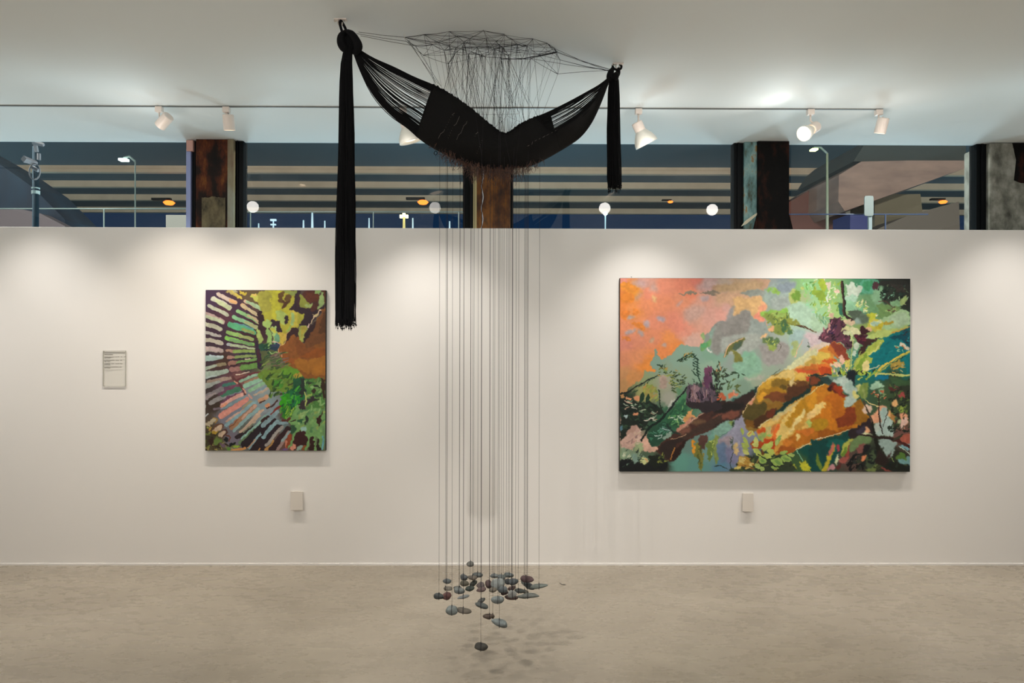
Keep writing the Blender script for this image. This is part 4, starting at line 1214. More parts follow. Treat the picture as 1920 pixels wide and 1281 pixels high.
# ---------------------------------------------------------------- ceiling track and lamps
YT = 4.28
TR = PZ(1654, 205); TRL = PZ(-60, 197)
YT = (TR.y + PZ(200, 198).y) / 2
q = MB(); q.box((XL + .3, YT - .006, CEIL - .006), (PZ(1656, 204).x, YT + .006, CEIL)); q.build('track', M['track'])
tag(bpy.data.objects['track'], 'long thin ceiling track carrying the white spot lamps', 'lighting track')
bulb = emat('lit bulb', 'fff4dc', 14); dim = emat('lit lamp mouth', 'ffe2c0', 5); off = emat('softly lit lamp mouth', 'ffe8cc', 2.2)
def head_matrix(c, ax):
    z = Vector(ax).normalized(); x = z.orthogonal().normalized(); y = z.cross(x)
    return Matrix.Translation(c) @ Matrix((x, y, z)).transposed().to_4x4()
def spot_lamp(pm, ph, ax, label, bell=False, glow=None, S=1.0):
    """pm: picture column of the adapter, ph: centre of the head, ax: pointing axis"""
    m0 = PZ(pm, 203); m0.y = YT; m0.z = CEIL
    c = P(ph[0], ph[1], YT)
    ax = Vector(ax).normalized()
    root = thing('track_lamp', m0, label, 'spot lamp', 'white spot lamps on the ceiling track')
    q = MB(); q.box((m0.x - .021, YT - .017, CEIL - .040), (m0.x + .021, YT + .017, CEIL - .006)); q.build('adapter', M['lampw'], root, bevel=.003)
    back = c - ax * (.045 if not bell else .062)
    q = MB(); q.tube([(m0.x, YT, CEIL - .038), (m0.x, YT, CEIL - .075), back + ax * .01 + Vector((0, 0, .02)), back + ax * .012], .006, 8); q.build('stem', M['lampw'], root, smooth=True)
    HM = head_matrix(c, ax)
    q = MB()
    if not bell:
        q.lathe([(0, -.048), (.030, -.048), (.0345, -.044), (.0345, .046), (.031, .046), (.029, .02), (0, .02)], HM)
        hd_ = q.build('lamp_head', M['lampw'], root, smooth=False)
        q = MB(); q.lathe([(0, .034), (.028, .034)], HM); q.build('bulb_face', dim, hd_)
    else:
        q.lathe([(0, -.075), (.030, -.075), (.034, -.070), (.034, -.012), (.030, -.010)], HM); q.build('lamp_neck', M['lampw'], root)
        q = MB(); q.lathe([(r * S, h) for r, h in [(.034, -.016), (.044, .0), (.060, .026), (.070, .052), (.073, .076), (.070, .076), (.066, .052), (.056, .028), (.038, 0)]], HM, 40)
        sh_ = q.build('bell_shade', shade, root, smooth=True)
        q = MB(); q.lathe([(r * S, h) for r, h in [(0, .068), (.03, .066), (.05, .058), (.056, .045), (.03, .02)]], HM, 32); q.build('bulb_face', bulb if glow else off, sh_, smooth=True)
    return c + ax * (.06 if not bell else .085), ax
shade = mat('frosted white shade', 'd8d6cc', .45, emis=('fff0d8', .04))
LAMPS = []
LAMPS.append(spot_lamp(305, (308, 227), (-.75, .3, -.6), 'small white cylinder spot tilted to the left, farthest left on the track'))
LAMPS.append(spot_lamp(429, (429, 230), (0, .25, -1), 'small white cylinder spot pointing straight down above the rusty column'))
LAMPS.append(spot_lamp(757, (764, 244), (.28, .15, -1), 'white bell shaped lamp half hidden behind the left of the hammock', True))
LAMPS.append(spot_lamp(1197, (1203, 250), (.45, .15, -.85), 'white bell shaped lamp just right of the short black tassel', True))
LAMPS.append(spot_lamp(1521, (1519, 244), (-.80, -.50, -.50), 'glaring lit bell lamp facing the room above the dark column', True, True, .66))
LAMPS.append(spot_lamp(1650, (1653, 236), (-.12, .3, -1), 'small white cylinder spot at the right end of the track'))

# ---------------------------------------------------------------- things on the wall
def card(cx, cy, w, h, label):
    c = P(cx, cy, WALL); k = WALL / F; t = .022
    q = MB(); q.box((c.x - w * k / 2, WALL - t, c.z - h * k / 2), (c.x + w * k / 2, WALL - t + .006, c.z + h * k / 2))
    root = thing('wall_label', (c.x, WALL, c.z), label, 'label card', 'blank label cards under the paintings')
    q.build('card', M['card'], root, bevel=.001)
    q = MB(); q.box((c.x - w * k / 2 + .008, WALL - t + .006, c.z - h * k / 2 + .008), (c.x + w * k / 2 - .008, WALL, c.z + h * k / 2 - .008)); q.build('backing_block', M['card'], root)
card(558, 938, 23, 35, 'small blank white card on the wall below the smaller painting')
card(1400.5, 941, 20, 34, 'small blank white card on the wall below the large landscape painting')

c = P(215.5, 691, WALL); k = WALL / F
root = thing('info_panel', (c.x, WALL, c.z), 'clear acrylic text panel on the wall left of the smaller painting', 'info panel')
w, h = 42 * k / 2, 66 * k / 2
q = MB(); q.box((c.x - w, WALL - .008, c.z - h), (c.x + w, WALL - .004, c.z + h)); q.build('acrylic_sheet', M['acrylic'], root)
q = MB()
for sx in (-1, 1):
    for sz in (-1, 1):
        q = MB(); q.tube([(c.x + sx * (w - .004), WALL - .009, c.z + sz * (h - .004)), (c.x + sx * (w - .004), WALL, c.z + sz * (h - .004))], .0018, 8); q.build('standoff_pin', M['card'], root)
q = MB(); e = .0012
q.box((c.x - w, WALL - .0085, c.z + h - e), (c.x + w, WALL - .0035, c.z + h + e)); q.box((c.x - w, WALL - .0085, c.z - h - e), (c.x + w, WALL - .0035, c.z - h + e))
q.box((c.x - w - e, WALL - .0085, c.z - h), (c.x - w + e, WALL - .0035, c.z + h)); q.box((c.x + w - e, WALL - .0085, c.z - h), (c.x + w + e, WALL - .0035, c.z + h))
q.build('sheet_edge', mat('acrylic edge', 'a8a69a', .3), root)
# unreadable small print: marks of the size, spacing and weight of the letters
K = 50 / 915
def px2(zx, zy): return P(190 + zx * K, 655 + zy * K, WALL - .0086)
lines = [(188, 105, 400, 22), (266, 105, 450, 13), (266, 470, 620, 13), (266, 655, 735, 13), (266, 765, 850, 13), (300, 105, 185, 12), (300, 205, 310, 12),
         (383, 105, 460, 12), (383, 495, 605, 12), (383, 640, 715, 12), (427, 105, 185, 12), (427, 205, 310, 12), (499, 105, 305, 12), (499, 340, 450, 12),
         (499, 475, 620, 13), (499, 640, 725, 12), (539, 105, 310, 12), (613, 105, 600, 13), (613, 620, 695, 13), (648, 105, 185, 12), (648, 205, 310, 12)]
q = MB()
for zy, x0, x1, hh in lines:
    x = x0
    while x < x1:
        ww = R.uniform(7, 13); up = R.choice([1, 1, 1.4]); a = px2(x, zy - hh * .5 * up); b = px2(min(x + ww, x1), zy + hh * .5)
        q.box((a.x, WALL - .0089, b.z), (b.x, WALL - .0081, a.z)); x += ww + R.uniform(2.5, 5)
q.build('printed_text', mat('grey print', '5c564e', .7), root)

def painting(cv_img, quad, thick, name_label, k=1.0, gain=(1, 1, 1), sat=.95):
    """front face is a fine grid of vertices carrying the brushed colours; quad: picture corners tl tr br bl"""
    H, W, _ = cv_img.shape; yf = WALL - thick
    tl, tr, br, bl = [P(a, b, yf) for a, b in quad]
    x0 = (tl.x + bl.x) / 2; x1 = (tr.x + br.x) / 2; z1 = (tl.z + tr.z) / 2; z0 = (bl.z + br.z) / 2
    root = thing('painting', ((x0 + x1) / 2, WALL, z0), name_label, 'painting')
    xs = np.linspace(x0, x1, W); zs = np.linspace(z1, z0, H)
    co = np.zeros((H, W, 3), np.float32); co[..., 0] = xs[None]; co[..., 2] = zs[:, None]
    lum = cv_img.mean(2); co[..., 1] = yf - lum * .0004
    co[0, :, 1] = co[-1, :, 1] = yf; co[:, 0, 1] = co[:, -1, 1] = yf
    me = bpy.data.meshes.new('painted_canvas'); me.vertices.add(H * W); me.vertices.foreach_set('co', co.ravel())
    i = np.arange((H - 1) * (W - 1)); r, cc = i // (W - 1), i % (W - 1); a = r * W + cc
    loops = np.stack([a, a + W, a + W + 1, a + 1], 1).astype(np.int32); nf = len(loops)
    me.loops.add(nf * 4); me.loops.foreach_set('vertex_index', loops.ravel())
    me.polygons.add(nf); me.polygons.foreach_set('loop_start', np.arange(0, nf * 4, 4, dtype=np.int32))
    me.update(calc_edges=True); me.validate()
    at = me.color_attributes.new('paint', 'FLOAT_COLOR', 'POINT')
    g_ = cv_img.mean(2, keepdims=True); s = np.clip(g_ + (cv_img - g_) * sat, 0, 1); l = np.where(s <= .04045, s / 12.92, ((s + .055) / 1.055) ** 2.4) * np.array(gain) * k
    col = np.ones((H * W, 4), np.float32); col[:, :3] = np.clip(l.reshape(-1, 3), 0, .95)
    at.data.foreach_set('color', col.ravel())
    m = bpy.data.materials.new('oil paint'); m.use_nodes = True; nt = m.node_tree; b = nt.nodes['Principled BSDF']
    an = nt.nodes.new('ShaderNodeAttribute'); an.attribute_name = 'paint'; nt.links.new(an.outputs['Color'], b.inputs['Base Color'])
    b.inputs['Roughness'].default_value = .5; b.inputs['Specular IOR Level'].default_value = .3
    me.materials.append(m)
    o = bpy.data.objects.new('painted_canvas', me); C.objects.link(o); o.parent = root; o.matrix_parent_inverse = PM(root).inverted()
    q = MB(); q.box((x0 - .002, yf + .001, z0 - .002), (x1 + .002, WALL - .001, z1 + .002)); q.build('canvas_edge', M['edge'], root, bevel=.003)
    return root
painting(paint_small(), [(386, 544), (610, 545), (610, 845), (384.5, 845)], .032, 'tall abstract painting of a radial grille with green and ochre leaves', PK * .90, sat=.86)
painting(paint_big(), [(1162, 521.5), (1704, 523.5), (1709, 885), (1163, 884)], .036, 'wide landscape painting with orange sky and glowing ochre boulders', PK)
q = MB(); n0 = P(1184, 521, WALL - .02); q.tube([n0 + Vector((0, 0, 0)), n0 + Vector((-.003, 0, .009)), n0 + Vector((.004, 0, .006))], .0013, 5)
tag(q.build('wire_end', M['cord']), 'tiny black wire end on top of the large landscape painting', 'wire')
# ---------------------------------------------------------------- hammock
HL = PZ(638, 36); HR = PZ(1158, 119)
def hd(px):                                     # depth of the hammock's middle line, from hook to hook
    t = (px - 638) / (1158 - 638); return HL.y + (HR.y - HL.y) * t
TOPC = [(668, 88), (700, 107), (740, 124), (780, 144), (815, 160), (850, 180), (885, 205), (920, 234), (947, 250), (975, 233), (1000, 221), (1030, 208), (1070, 187), (1100, 170), (1125, 156), (1146, 141)]
BOTC = [(662, 98), (676, 135), (698, 180), (728, 215), (763, 241), (800, 270), (850, 297), (890, 312), (935, 317), (975, 314), (1005, 307), (1050, 283), (1085, 260), (1108, 232), (1126, 195), (1143, 150)]
def cat(c, u):
    n = len(c) - 1; u = min(max(u, 0), n - 1e-6); i = int(u); t = u - i
    g = lambda j: c[min(max(j, 0), n)]
    return [.5 * (2 * g(i)[k] + (g(i + 1)[k] - g(i - 1)[k]) * t + (2 * g(i - 1)[k] - 5 * g(i)[k] + 4 * g(i + 1)[k] - g(i + 2)[k]) * t * t
                  + (3 * g(i)[k] - g(i - 1)[k] - 3 * g(i + 1)[k] + g(i + 2)[k]) * t ** 3) for k in (0, 1)]
def hp(u, v, out=0.0):
    """u along 0..15, v across: 0 near rim, 1 keel, 2 far rim; out pushes outwards from the pouch"""
    a, b = cat(TOPC, u), cat(BOTC, u); w = math.sin(PI * min(max(u / 15, 0), 1)) ** .6
    if v <= 1:
        x = a[0] + (b[0] - a[0]) * v; y = a[1] + (b[1] - a[1]) * v
        dy = (-.10 - .07 * math.sin(PI * v) + .10 * v) * w - out
    else:
        s = v - 1; e = (a[0] + (b[0] - a[0]) * .10, a[1] + (b[1] - a[1]) * .10)
        x = b[0] + (e[0] - b[0]) * s; y = b[1] + (e[1] - b[1]) * s - 2 * s
        dy = (.0 + .17 * s + .05 * math.sin(PI * s)) * w + out
    return P(x, y, hd(x) + dy)
ham = thing('hammock', HL, 'black woven hammock with long tassels slung from two ceiling hooks', 'hammock')
q = MB()
NU, NV = 150, 56
def grid(us, vs, fn):
    vsn = []; fs = []
    for i, u in enumerate(us):
        for v in vs: vsn.append(fn(u, v))
    n = len(vs)
    for i in range(len(us) - 1):
        for j in range(n - 1): fs.append((i * n + j, i * n + j + 1, (i + 1) * n + j + 1, (i + 1) * n + j))
    return vsn, fs
def wr(u, v):
    p = hp(u, v, .006 * math.sin(u * 1.3 + v * 9) + .004 * math.sin(u * 4.1 - v * 5))
    if v < .04: p.z += .004 * math.sin(u * 17) + .003 * math.sin(u * 41)
    return p
# weave: full height between the two cord fans, then only the lower band towards the right knot
us = [3.95 + (10.1 - 3.95) * i / NU for i in range(NU + 1)]
def ustart(v): return 3.95 + .55 * min(v, 1) if v <= 1 else 4.5 - .5 * (v - 1)
def uend(v): return 10.1 + .9 * min(v, .5) / .5
vs, fs = grid([i / NU for i in range(NU + 1)], [2 * j / NV for j in range(NV + 1)],
              lambda t, v: wr(ustart(v) + (uend(v) - ustart(v)) * t, v)); q.add(vs, fs)
vs, fs = grid([i / 60 for i in range(61)], [.5 + 1.0 * j / 26 for j in range(27)],
              lambda t, v: wr(11.0 - .02 + 3.85 * t, v)); q.add(vs, fs)
cl = q.build('woven_cloth', M['cloth'], ham, smooth=True)
md = cl.modifiers.new('thickness', 'SOLIDIFY'); md.thickness = .004; md.offset = 0
q = MB()                                        # rolled hem along the near rim
for a, b in ((3.9, 10.3),):
    q.tube([hp(a + (b - a) * i / 90, .01) + Vector((0, 0, .002 * math.sin(i * 1.9))) for i in range(91)], .0045, 6)
q.tube([wr(ustart(v), v) for v in [j / 30 for j in range(31)]], .0035, 6)
q.tube([wr(uend(v), v) for v in [.5 * j / 14 for j in range(15)]], .0035, 6)
q.build('hem', M['black'], ham, smooth=True)

def fan(side):
    q = MB(); rr = random.Random(5 + side)
    vv = []
    def cl_(a, b, n, r0): vv.extend([(a + (b - a) * (i + rr.uniform(.2, .8)) / n, r0) for i in range(n)])
    if side == 0:
        cl_(0, .13, 16, .0022); cl_(.84, 1.0, 18, .0022)
        c = .15
        while c < .84: n = rr.randint(1, 4); cl_(c, c + .021 * n, n, .0017); c += .021 * n + rr.uniform(.006, .030)
        cl_(1.0, 1.3, 14, .0018)
        cl_(1.3, 2.0, 14, .0014)
    else:
        cl_(0, .10, 14, .0022); cl_(.44, .60, 14, .0020)
        c = .11
        while c < .45: n = rr.randint(1, 3); cl_(c, c + .024 * n, n, .0016); c += .024 * n + rr.uniform(.012, .040)
        cl_(1.5, 2.0, 14, .0016)
    for v, r in vv:
        pts = []; sg = rr.uniform(-1, 1)
        for i in range(15):
            t = i / 14
            if side == 0: u = t * (ustart(v) + .05)
            else: u = 15 - t * (15 - uend(v) + .05) if v < 1.0 else 15 - t * (15 - 10.4)
            vc = v + (.5 - v) * .15 * (1 - t) * (1 if v < 1 else 0)
            p = hp(u, vc); p.z -= sg * .003 * math.sin(PI * t)
            pts.append(p)
        q.tube(pts, r, 4)
    o = q.build('suspension_cords', M['black'], ham); o['kind'] = 'stuff'
    return o
fan(0); fan(1)
# pale stitches
pale = mat('pale thread', '6c6662', .8)
q = MB()
def nearv(px, py):
    best = None
    for i in range(0, 120):
        u = 4 + i * .06
        for j in range(0, 21):
            v = j / 20; a, b = cat(TOPC, u), cat(BOTC, u); x = a[0] + (b[0] - a[0]) * v; y = a[1] + (b[1] - a[1]) * v
            d = (x - px) ** 2 + (y - py) ** 2
            if best is None or d < best[0]: best = (d, u, v)
    return best[1], best[2]
for (x0, y0), (x1, y1), n in [((851, 212), (822, 260), 12), ((861, 219), (838, 262), 9), ((875, 228), (848, 274), 11), ((896, 247), (890, 256), 4), ((905, 262), (893, 290), 7), ((1058, 236), (985, 275), 10)]:
    q = MB()
    for i in range(n):
        t = i / n; a = nearv(x0 + (x1 - x0) * t, y0 + (y1 - y0) * t); t2 = t + .45 / n; b = nearv(x0 + (x1 - x0) * t2, y0 + (y1 - y0) * t2)
        q.tube([hp(a[0], a[1], .010), hp(b[0], b[1], .010) + Vector((0, 0, -.002))], R.uniform(.0004, .0008), 4)
    q.build('stitching', pale, ham)
# brown fibres trailing from the keel
q = MB(); rr = random.Random(9)
for i in range(620):
    u = rr.triangular(4.9, 10.7, 7.4); v = rr.choice([rr.uniform(.88, 1.12), rr.uniform(.95, 1.05)]); p = hp(u, v, .004)
    L = rr.uniform(.02, .05) * (1.5 if rr.random() < .2 else 1) * (1.35 if 6.8 < u < 9 else 1)
    if u < 5.3 or u > 10: L *= .7
    ph = rr.uniform(0, 6); amp = rr.uniform(.002, .011); dx = rr.uniform(-.02, .02); fr = rr.uniform(2, 7)
    pts = [p + Vector((dx * t + amp * t * math.sin(ph + fr * t * 2) , -.01 * t + amp * t * math.cos(ph + fr * t), -L * t ** 1.15 + .004 * math.sin(fr * t + ph) * t)) for t in [k / 7 for k in range(8)]]
    q.tube(pts, rr.uniform(.0005, .0011), 3, cap=False)
o = q.build('fibre_fringe', M['hair'], ham, label='brown hair like fibre fringe'); o['kind'] = 'stuff'
for (x, y, u) in ((817, 287, 5.1), (1007, 300, 10.1)):           # two small loops under the keel
    c = P(x, y, hd(x) - .02); q = MB()
    q.tube([c + Vector((.007 * math.cos(a), .003 * math.sin(a), .010 * math.sin(a))) for a in [2 * PI * k / 14 for k in range(14)]], .0016, 5, closed=True)
    q.build('thread_loop', M['black'], ham, smooth=True)

# knots and loops
def dense(pts, n=5):
    q = [pts[0]] + list(pts) + [pts[-1]]; out = []
    for i in range(1, len(q) - 2):
        for k in range(n):
            t = k / n; out.append(tuple(.5 * (2 * b + (c - a) * t + (2 * a - 5 * b + 4 * c - d) * t * t + (3 * b - a - 3 * c + d) * t ** 3) for a, b, c, d in zip(*q[i - 1:i + 3])))
    return out + [pts[-1]]
def rad(rs, n=5):
    return [x[0] for x in dense([(r,) for r in rs], n)]
def ppath(pts, dd=0):
    if len(pts) > 3 or True: pts = dense(pts)
    return [P(x, y, (HL.y if x < 900 else HR.y) + dd + (z if z else 0)) for x, y, z in pts]
q = MB()
q.tube(ppath([(650, 58, 0), (641, 66, -.012), (639, 78, -.02), (644, 90, -.016), (654, 97, 0)]), rad([.008, .015, .018, .017, .010]), 14)
q.tube(ppath([(648, 58, 0), (659, 63, -.03), (667, 74, -.036), (672, 87, -.03), (668, 97, -.01), (662, 99, 0)]), rad([.008, .014, .017, .019, .015, .008]), 14)
q.tube(ppath([(652, 62, .02), (655, 80, .012), (660, 96, .01)]), rad([.012, .022, .016]), 12)
q.build('knot', M['black'], ham, smooth=True)
q = MB()
lp = ppath([(637, 42, 0), (638.5, 50, -.008), (642, 60, -.01), (647, 64, 0), (649, 58, .008), (646, 50, .01), (642, 43, .008), (639, 38, 0)])
q.tube(lp, .0062, 10, closed=True); q.build('hanging_loop', M['black'], ham, smooth=True)
q = MB(); rc = P(1157, 127, HR.y)
q.tube([rc + Vector((.023 * math.cos(a) , .01 * math.sin(a), .021 * math.sin(a) + .006)) for a in [2 * PI * k / 28 for k in range(28)]], .0062, 10, closed=True)
q.build('hanging_loop', M['black'], ham, smooth=True)
q = MB()
q.tube(ppath([(1149, 128, 0), (1145, 137, -.01), (1144, 146, -.012), (1147, 152, 0)]), rad([.009, .017, .019, .010]), 14)
q.tube(ppath([(1157, 137, 0), (1154, 143, -.02), (1150, 150, -.015)]), rad([.010, .019, .014]), 12)
q.tube(ppath([(1160, 128, 0), (1158, 138, -.005), (1152, 147, 0)]), rad([.008, .014, .012]), 12)
q.build('knot', M['black'], ham, smooth=True)

def tassel(prof, n, seed, depth0, spread, rad):
    """prof: rows (py, x_left, x_right); strands run down through them"""
    q = MB(); rr = random.Random(seed)
    for k in range(n):
        a = 2 * PI * rr.random(); rad_k = math.sqrt(rr.random()); s = .5 + .5 * rad_k * math.cos(a); dz = rad_k * math.sin(a)
        end = rr.uniform(-9, 6) + (8 if rr.random() < .12 else 0); ph = rr.uniform(0, 6); fq = rr.uniform(.02, .05); am = rr.uniform(.2, 1.0)
        pts = []
        rows = 16
        y0, y1 = prof[0][0], prof[-1][0] + end
        for i in range(rows + 1):
            y = y0 + (y1 - y0) * i / rows
            for (ya, la, ra), (yb, lb, rb) in zip(prof, prof[1:]):
                if y <= yb or (yb == prof[-1][0]): 
                    if y >= ya or ya == prof[0][0]:
                        t = min(max((y - ya) / (yb - ya), 0), 1); l = la + (lb - la) * t; r = ra + (rb - ra) * t; break
            x = l + (r - l) * s + am * math.sin(y * fq + ph) * min(1, (y - y0) / 60)
            g = min(1, (y - y0) / 90)
            if i == rows: x += rr.uniform(-1.2, 1.2)
            pts.append(P(x, y, depth0 + dz * spread * (.35 + .65 * g)))
        q.tube(pts, [rad] * rows + [rad * .5], 4)
        if rr.random() < .5: q.tube([pts[-1] + Vector((0, 0, .012)), pts[-1] + Vector((0, 0, .007))], rad * 1.9, 5)
    o = q.build('tassel', M['black'], ham); o['kind'] = 'stuff'; return o
tassel([(86, 646, 661), (102, 641, 659), (130, 638.5, 661), (180, 636.5, 663), (300, 633, 666), (450, 629, 668), (608, 627.5, 668.5)], 230, 3, HL.y - .005, .030, .0019)
tassel([(138, 1148, 1157), (152, 1142, 1160), (175, 1140, 1161), (240, 1138, 1162.5), (350, 1138.5, 1165)], 210, 8, HR.y - .005, .030, .0019)

# ceiling hooks
def hook(c, label, s):
    root = thing('ceiling_hook', (c.x, c.y, CEIL), label, 'hook', 'metal ceiling hooks holding the hammock')
    q = MB(); q.box((c.x - .026, c.y - .012, CEIL - .004), (c.x + .030, c.y + .014, CEIL)); q.build('mounting_plate', M['lampw'], root, bevel=.001)
    q = MB(); q.tube([(c.x - .028, c.y, CEIL - .004), (c.x - .024, c.y - .006, CEIL - .014), (c.x - .018, c.y, CEIL - .008)], .003, 6); q.build('screw', M['steel'], root)
    q = MB(); q.tube([(c.x + .018, c.y, CEIL), (c.x + .018, c.y, CEIL - .009)], .004, 6); q.build('screw', M['steel'], root)
    q = MB(); q.tube([(c.x - .008, c.y, CEIL - .002), (c.x - .010, c.y, CEIL - .018), (c.x - .002, c.y, CEIL - .030), (c.x + .008, c.y, CEIL - .026), (c.x + .009, c.y, CEIL - .014)], .0038, 8)
    q.build('hook_bend', M['steel'], root, smooth=True)
hook(HL + Vector((.0, 0, 0)), 'metal ceiling hook with a pale plate above the long tassel', 1)
hook(HR + Vector((0, 0, 0)), 'metal ceiling hook above the short right tassel', 1)

# ---------------------------------------------------------------- cord web pinned to the ceiling
Z6 = lambda x, y: (740 + x * .17952, 30 + y * .17952)
PINS = [(103, 188), (305, 157), (568, 126), (662, 180), (930, 120), (1150, 162), (958, 200), (1443, 202), (1595, 252), (1670, 307), (1383, 278), (860, 292), (1095, 268),
        (1003, 290), (1060, 228), (1228, 208), (572, 272), (725, 238), (210, 278), (120, 230), (1700, 342), (458, 240), (710, 290), (515, 322)]
pins3 = []
pin0 = None
for i, (x, y) in enumerate(PINS):
    p = PZ(*Z6(x, y)); pins3.append(p)
    if pin0 is None:
        root = thing('cord_pin', p, 'tiny white forked pin holding the black cord web to the ceiling', 'pin', 'white pins of the cord web')
        q = MB(); q.tube([p + Vector((-.004, 0, .0)), p + Vector((-.0005, 0, -.012)), p + Vector((.004, 0, 0))], .0011, 5); q.tube([p + Vector((0, 0, -.010)), p + Vector((0, 0, -.018))], .0014, 5)
        ob = q.build('pin_fork', mat('white pin', 'e8e4dc', .4), root); pin0 = (root, ob, p)
    else:
        r2 = pin0[0].copy(); C.objects.link(r2); r2.location = p
        o2 = pin0[1].copy(); C.objects.link(o2); o2.parent = r2
low = [(300, 410), (560, 500), (625, 398), (945, 428), (1110, 450), (1330, 448), (1690, 380), (770, 400), (850, 390), (1190, 408), (1420, 445), (1730, 460), (1705, 605), (390, 298),
       (1280, 296), (785, 235), (1040, 340), (1130, 322), (640, 330), (910, 400), (1500, 400)]
low3 = []
for x, y in low:
    a, b = Z6(x, y); p = PZ(a, b)
    dref = min(max(p.y, 3.15), 3.44); p = P(a, b, dref); low3.append(p)
down = [p - Vector((0, 0, .016)) for p in pins3]
nodes = down + low3
EXTRA = [(0, 1), (1, 2), (2, 4), (2, 3), (4, 5), (3, 4), (0, 18), (1, 3), (5, 15), (15, 38), (7, 8), (8, 9), (9, 20), (7, 38), (38, 9), (5, 14), (3, 17), (17, 39), (39, 4), (3, 16), (0, 21), (21, 16), (16, 23), (18, 37), (37, 23), (18, 24), (24, 26),
         (28, 29), (28, 29), (29, 30), (29, 30), (30, 9), (30, 9), (29, 34), (34, 30), (23, 32), (32, 27), (27, 29), (10, 29), (7, 10), (22, 26), (11, 31), (12, 33), (13, 27), (6, 11), (14, 12), (4, 6), (22, 41), (41, 40), (40, 33), (1, 21), (21, 3), (19, 18), (19, 24), (24, 25), (25, 26), (35, 36), (30, 35), (34, 36)]
rr = random.Random(21)
web = MB()
def sag(a, b, r, s=0.0):
    web.tube([a, (a + b) / 2 - Vector((0, 0, s)), b], r, 4)
for a, b in EXTRA:
    if a < len(nodes) and b < len(nodes): sag(nodes[a], nodes[b] + Vector((0, 0, rr.uniform(-.004, .004))), rr.choice([.0007, .0010]), rr.uniform(0, .004))
sag(nodes[28], nodes[29], .0019); sag(nodes[29], nodes[30], .0021)
for i in range(len(nodes)):
    ds = sorted(range(len(nodes)), key=lambda j: (nodes[j] - nodes[i]).length)[1:7]
    for j in rr.sample(ds, 3): sag(nodes[i], nodes[j], rr.uniform(.0004, .0008), rr.uniform(0, .006))
for k in range(60):
    a, b = rr.sample(range(len(nodes)), 2)
    if (nodes[a] - nodes[b]).length < .42: sag(nodes[a], nodes[b], .0006, rr.uniform(0, .008))
for a, y in (((672, 60), 3.2), ((669, 63), 3.2), ((676, 67), 3.2)):
    sag(P(*a, HL.y), nodes[[0, 19, 18][[60, 63, 67].index(a[1])]], .0011, .002)
for k, n in enumerate((20, 30, 34, 35, 35, 9)):
    sag(P(1147 - k, 131 + .6 * k, HR.y), nodes[n], .0010, .004)
sag(nodes[36], P(1140, 132, HR.y), .0010, -.002)
for (x0, y0, x1, y1) in ((763, 74, 822, 158), (767, 76, 817, 156), (778, 84, 827, 162), (1146, 150, 1100, 225), (1143, 152, 1108, 222)):
    d0 = 3.25 if x0 < 900 else HR.y; sag(P(x0, y0, d0), P(x1, y1, hd(x1) - .08 if x0 < 900 else HR.y - .02), .0008)
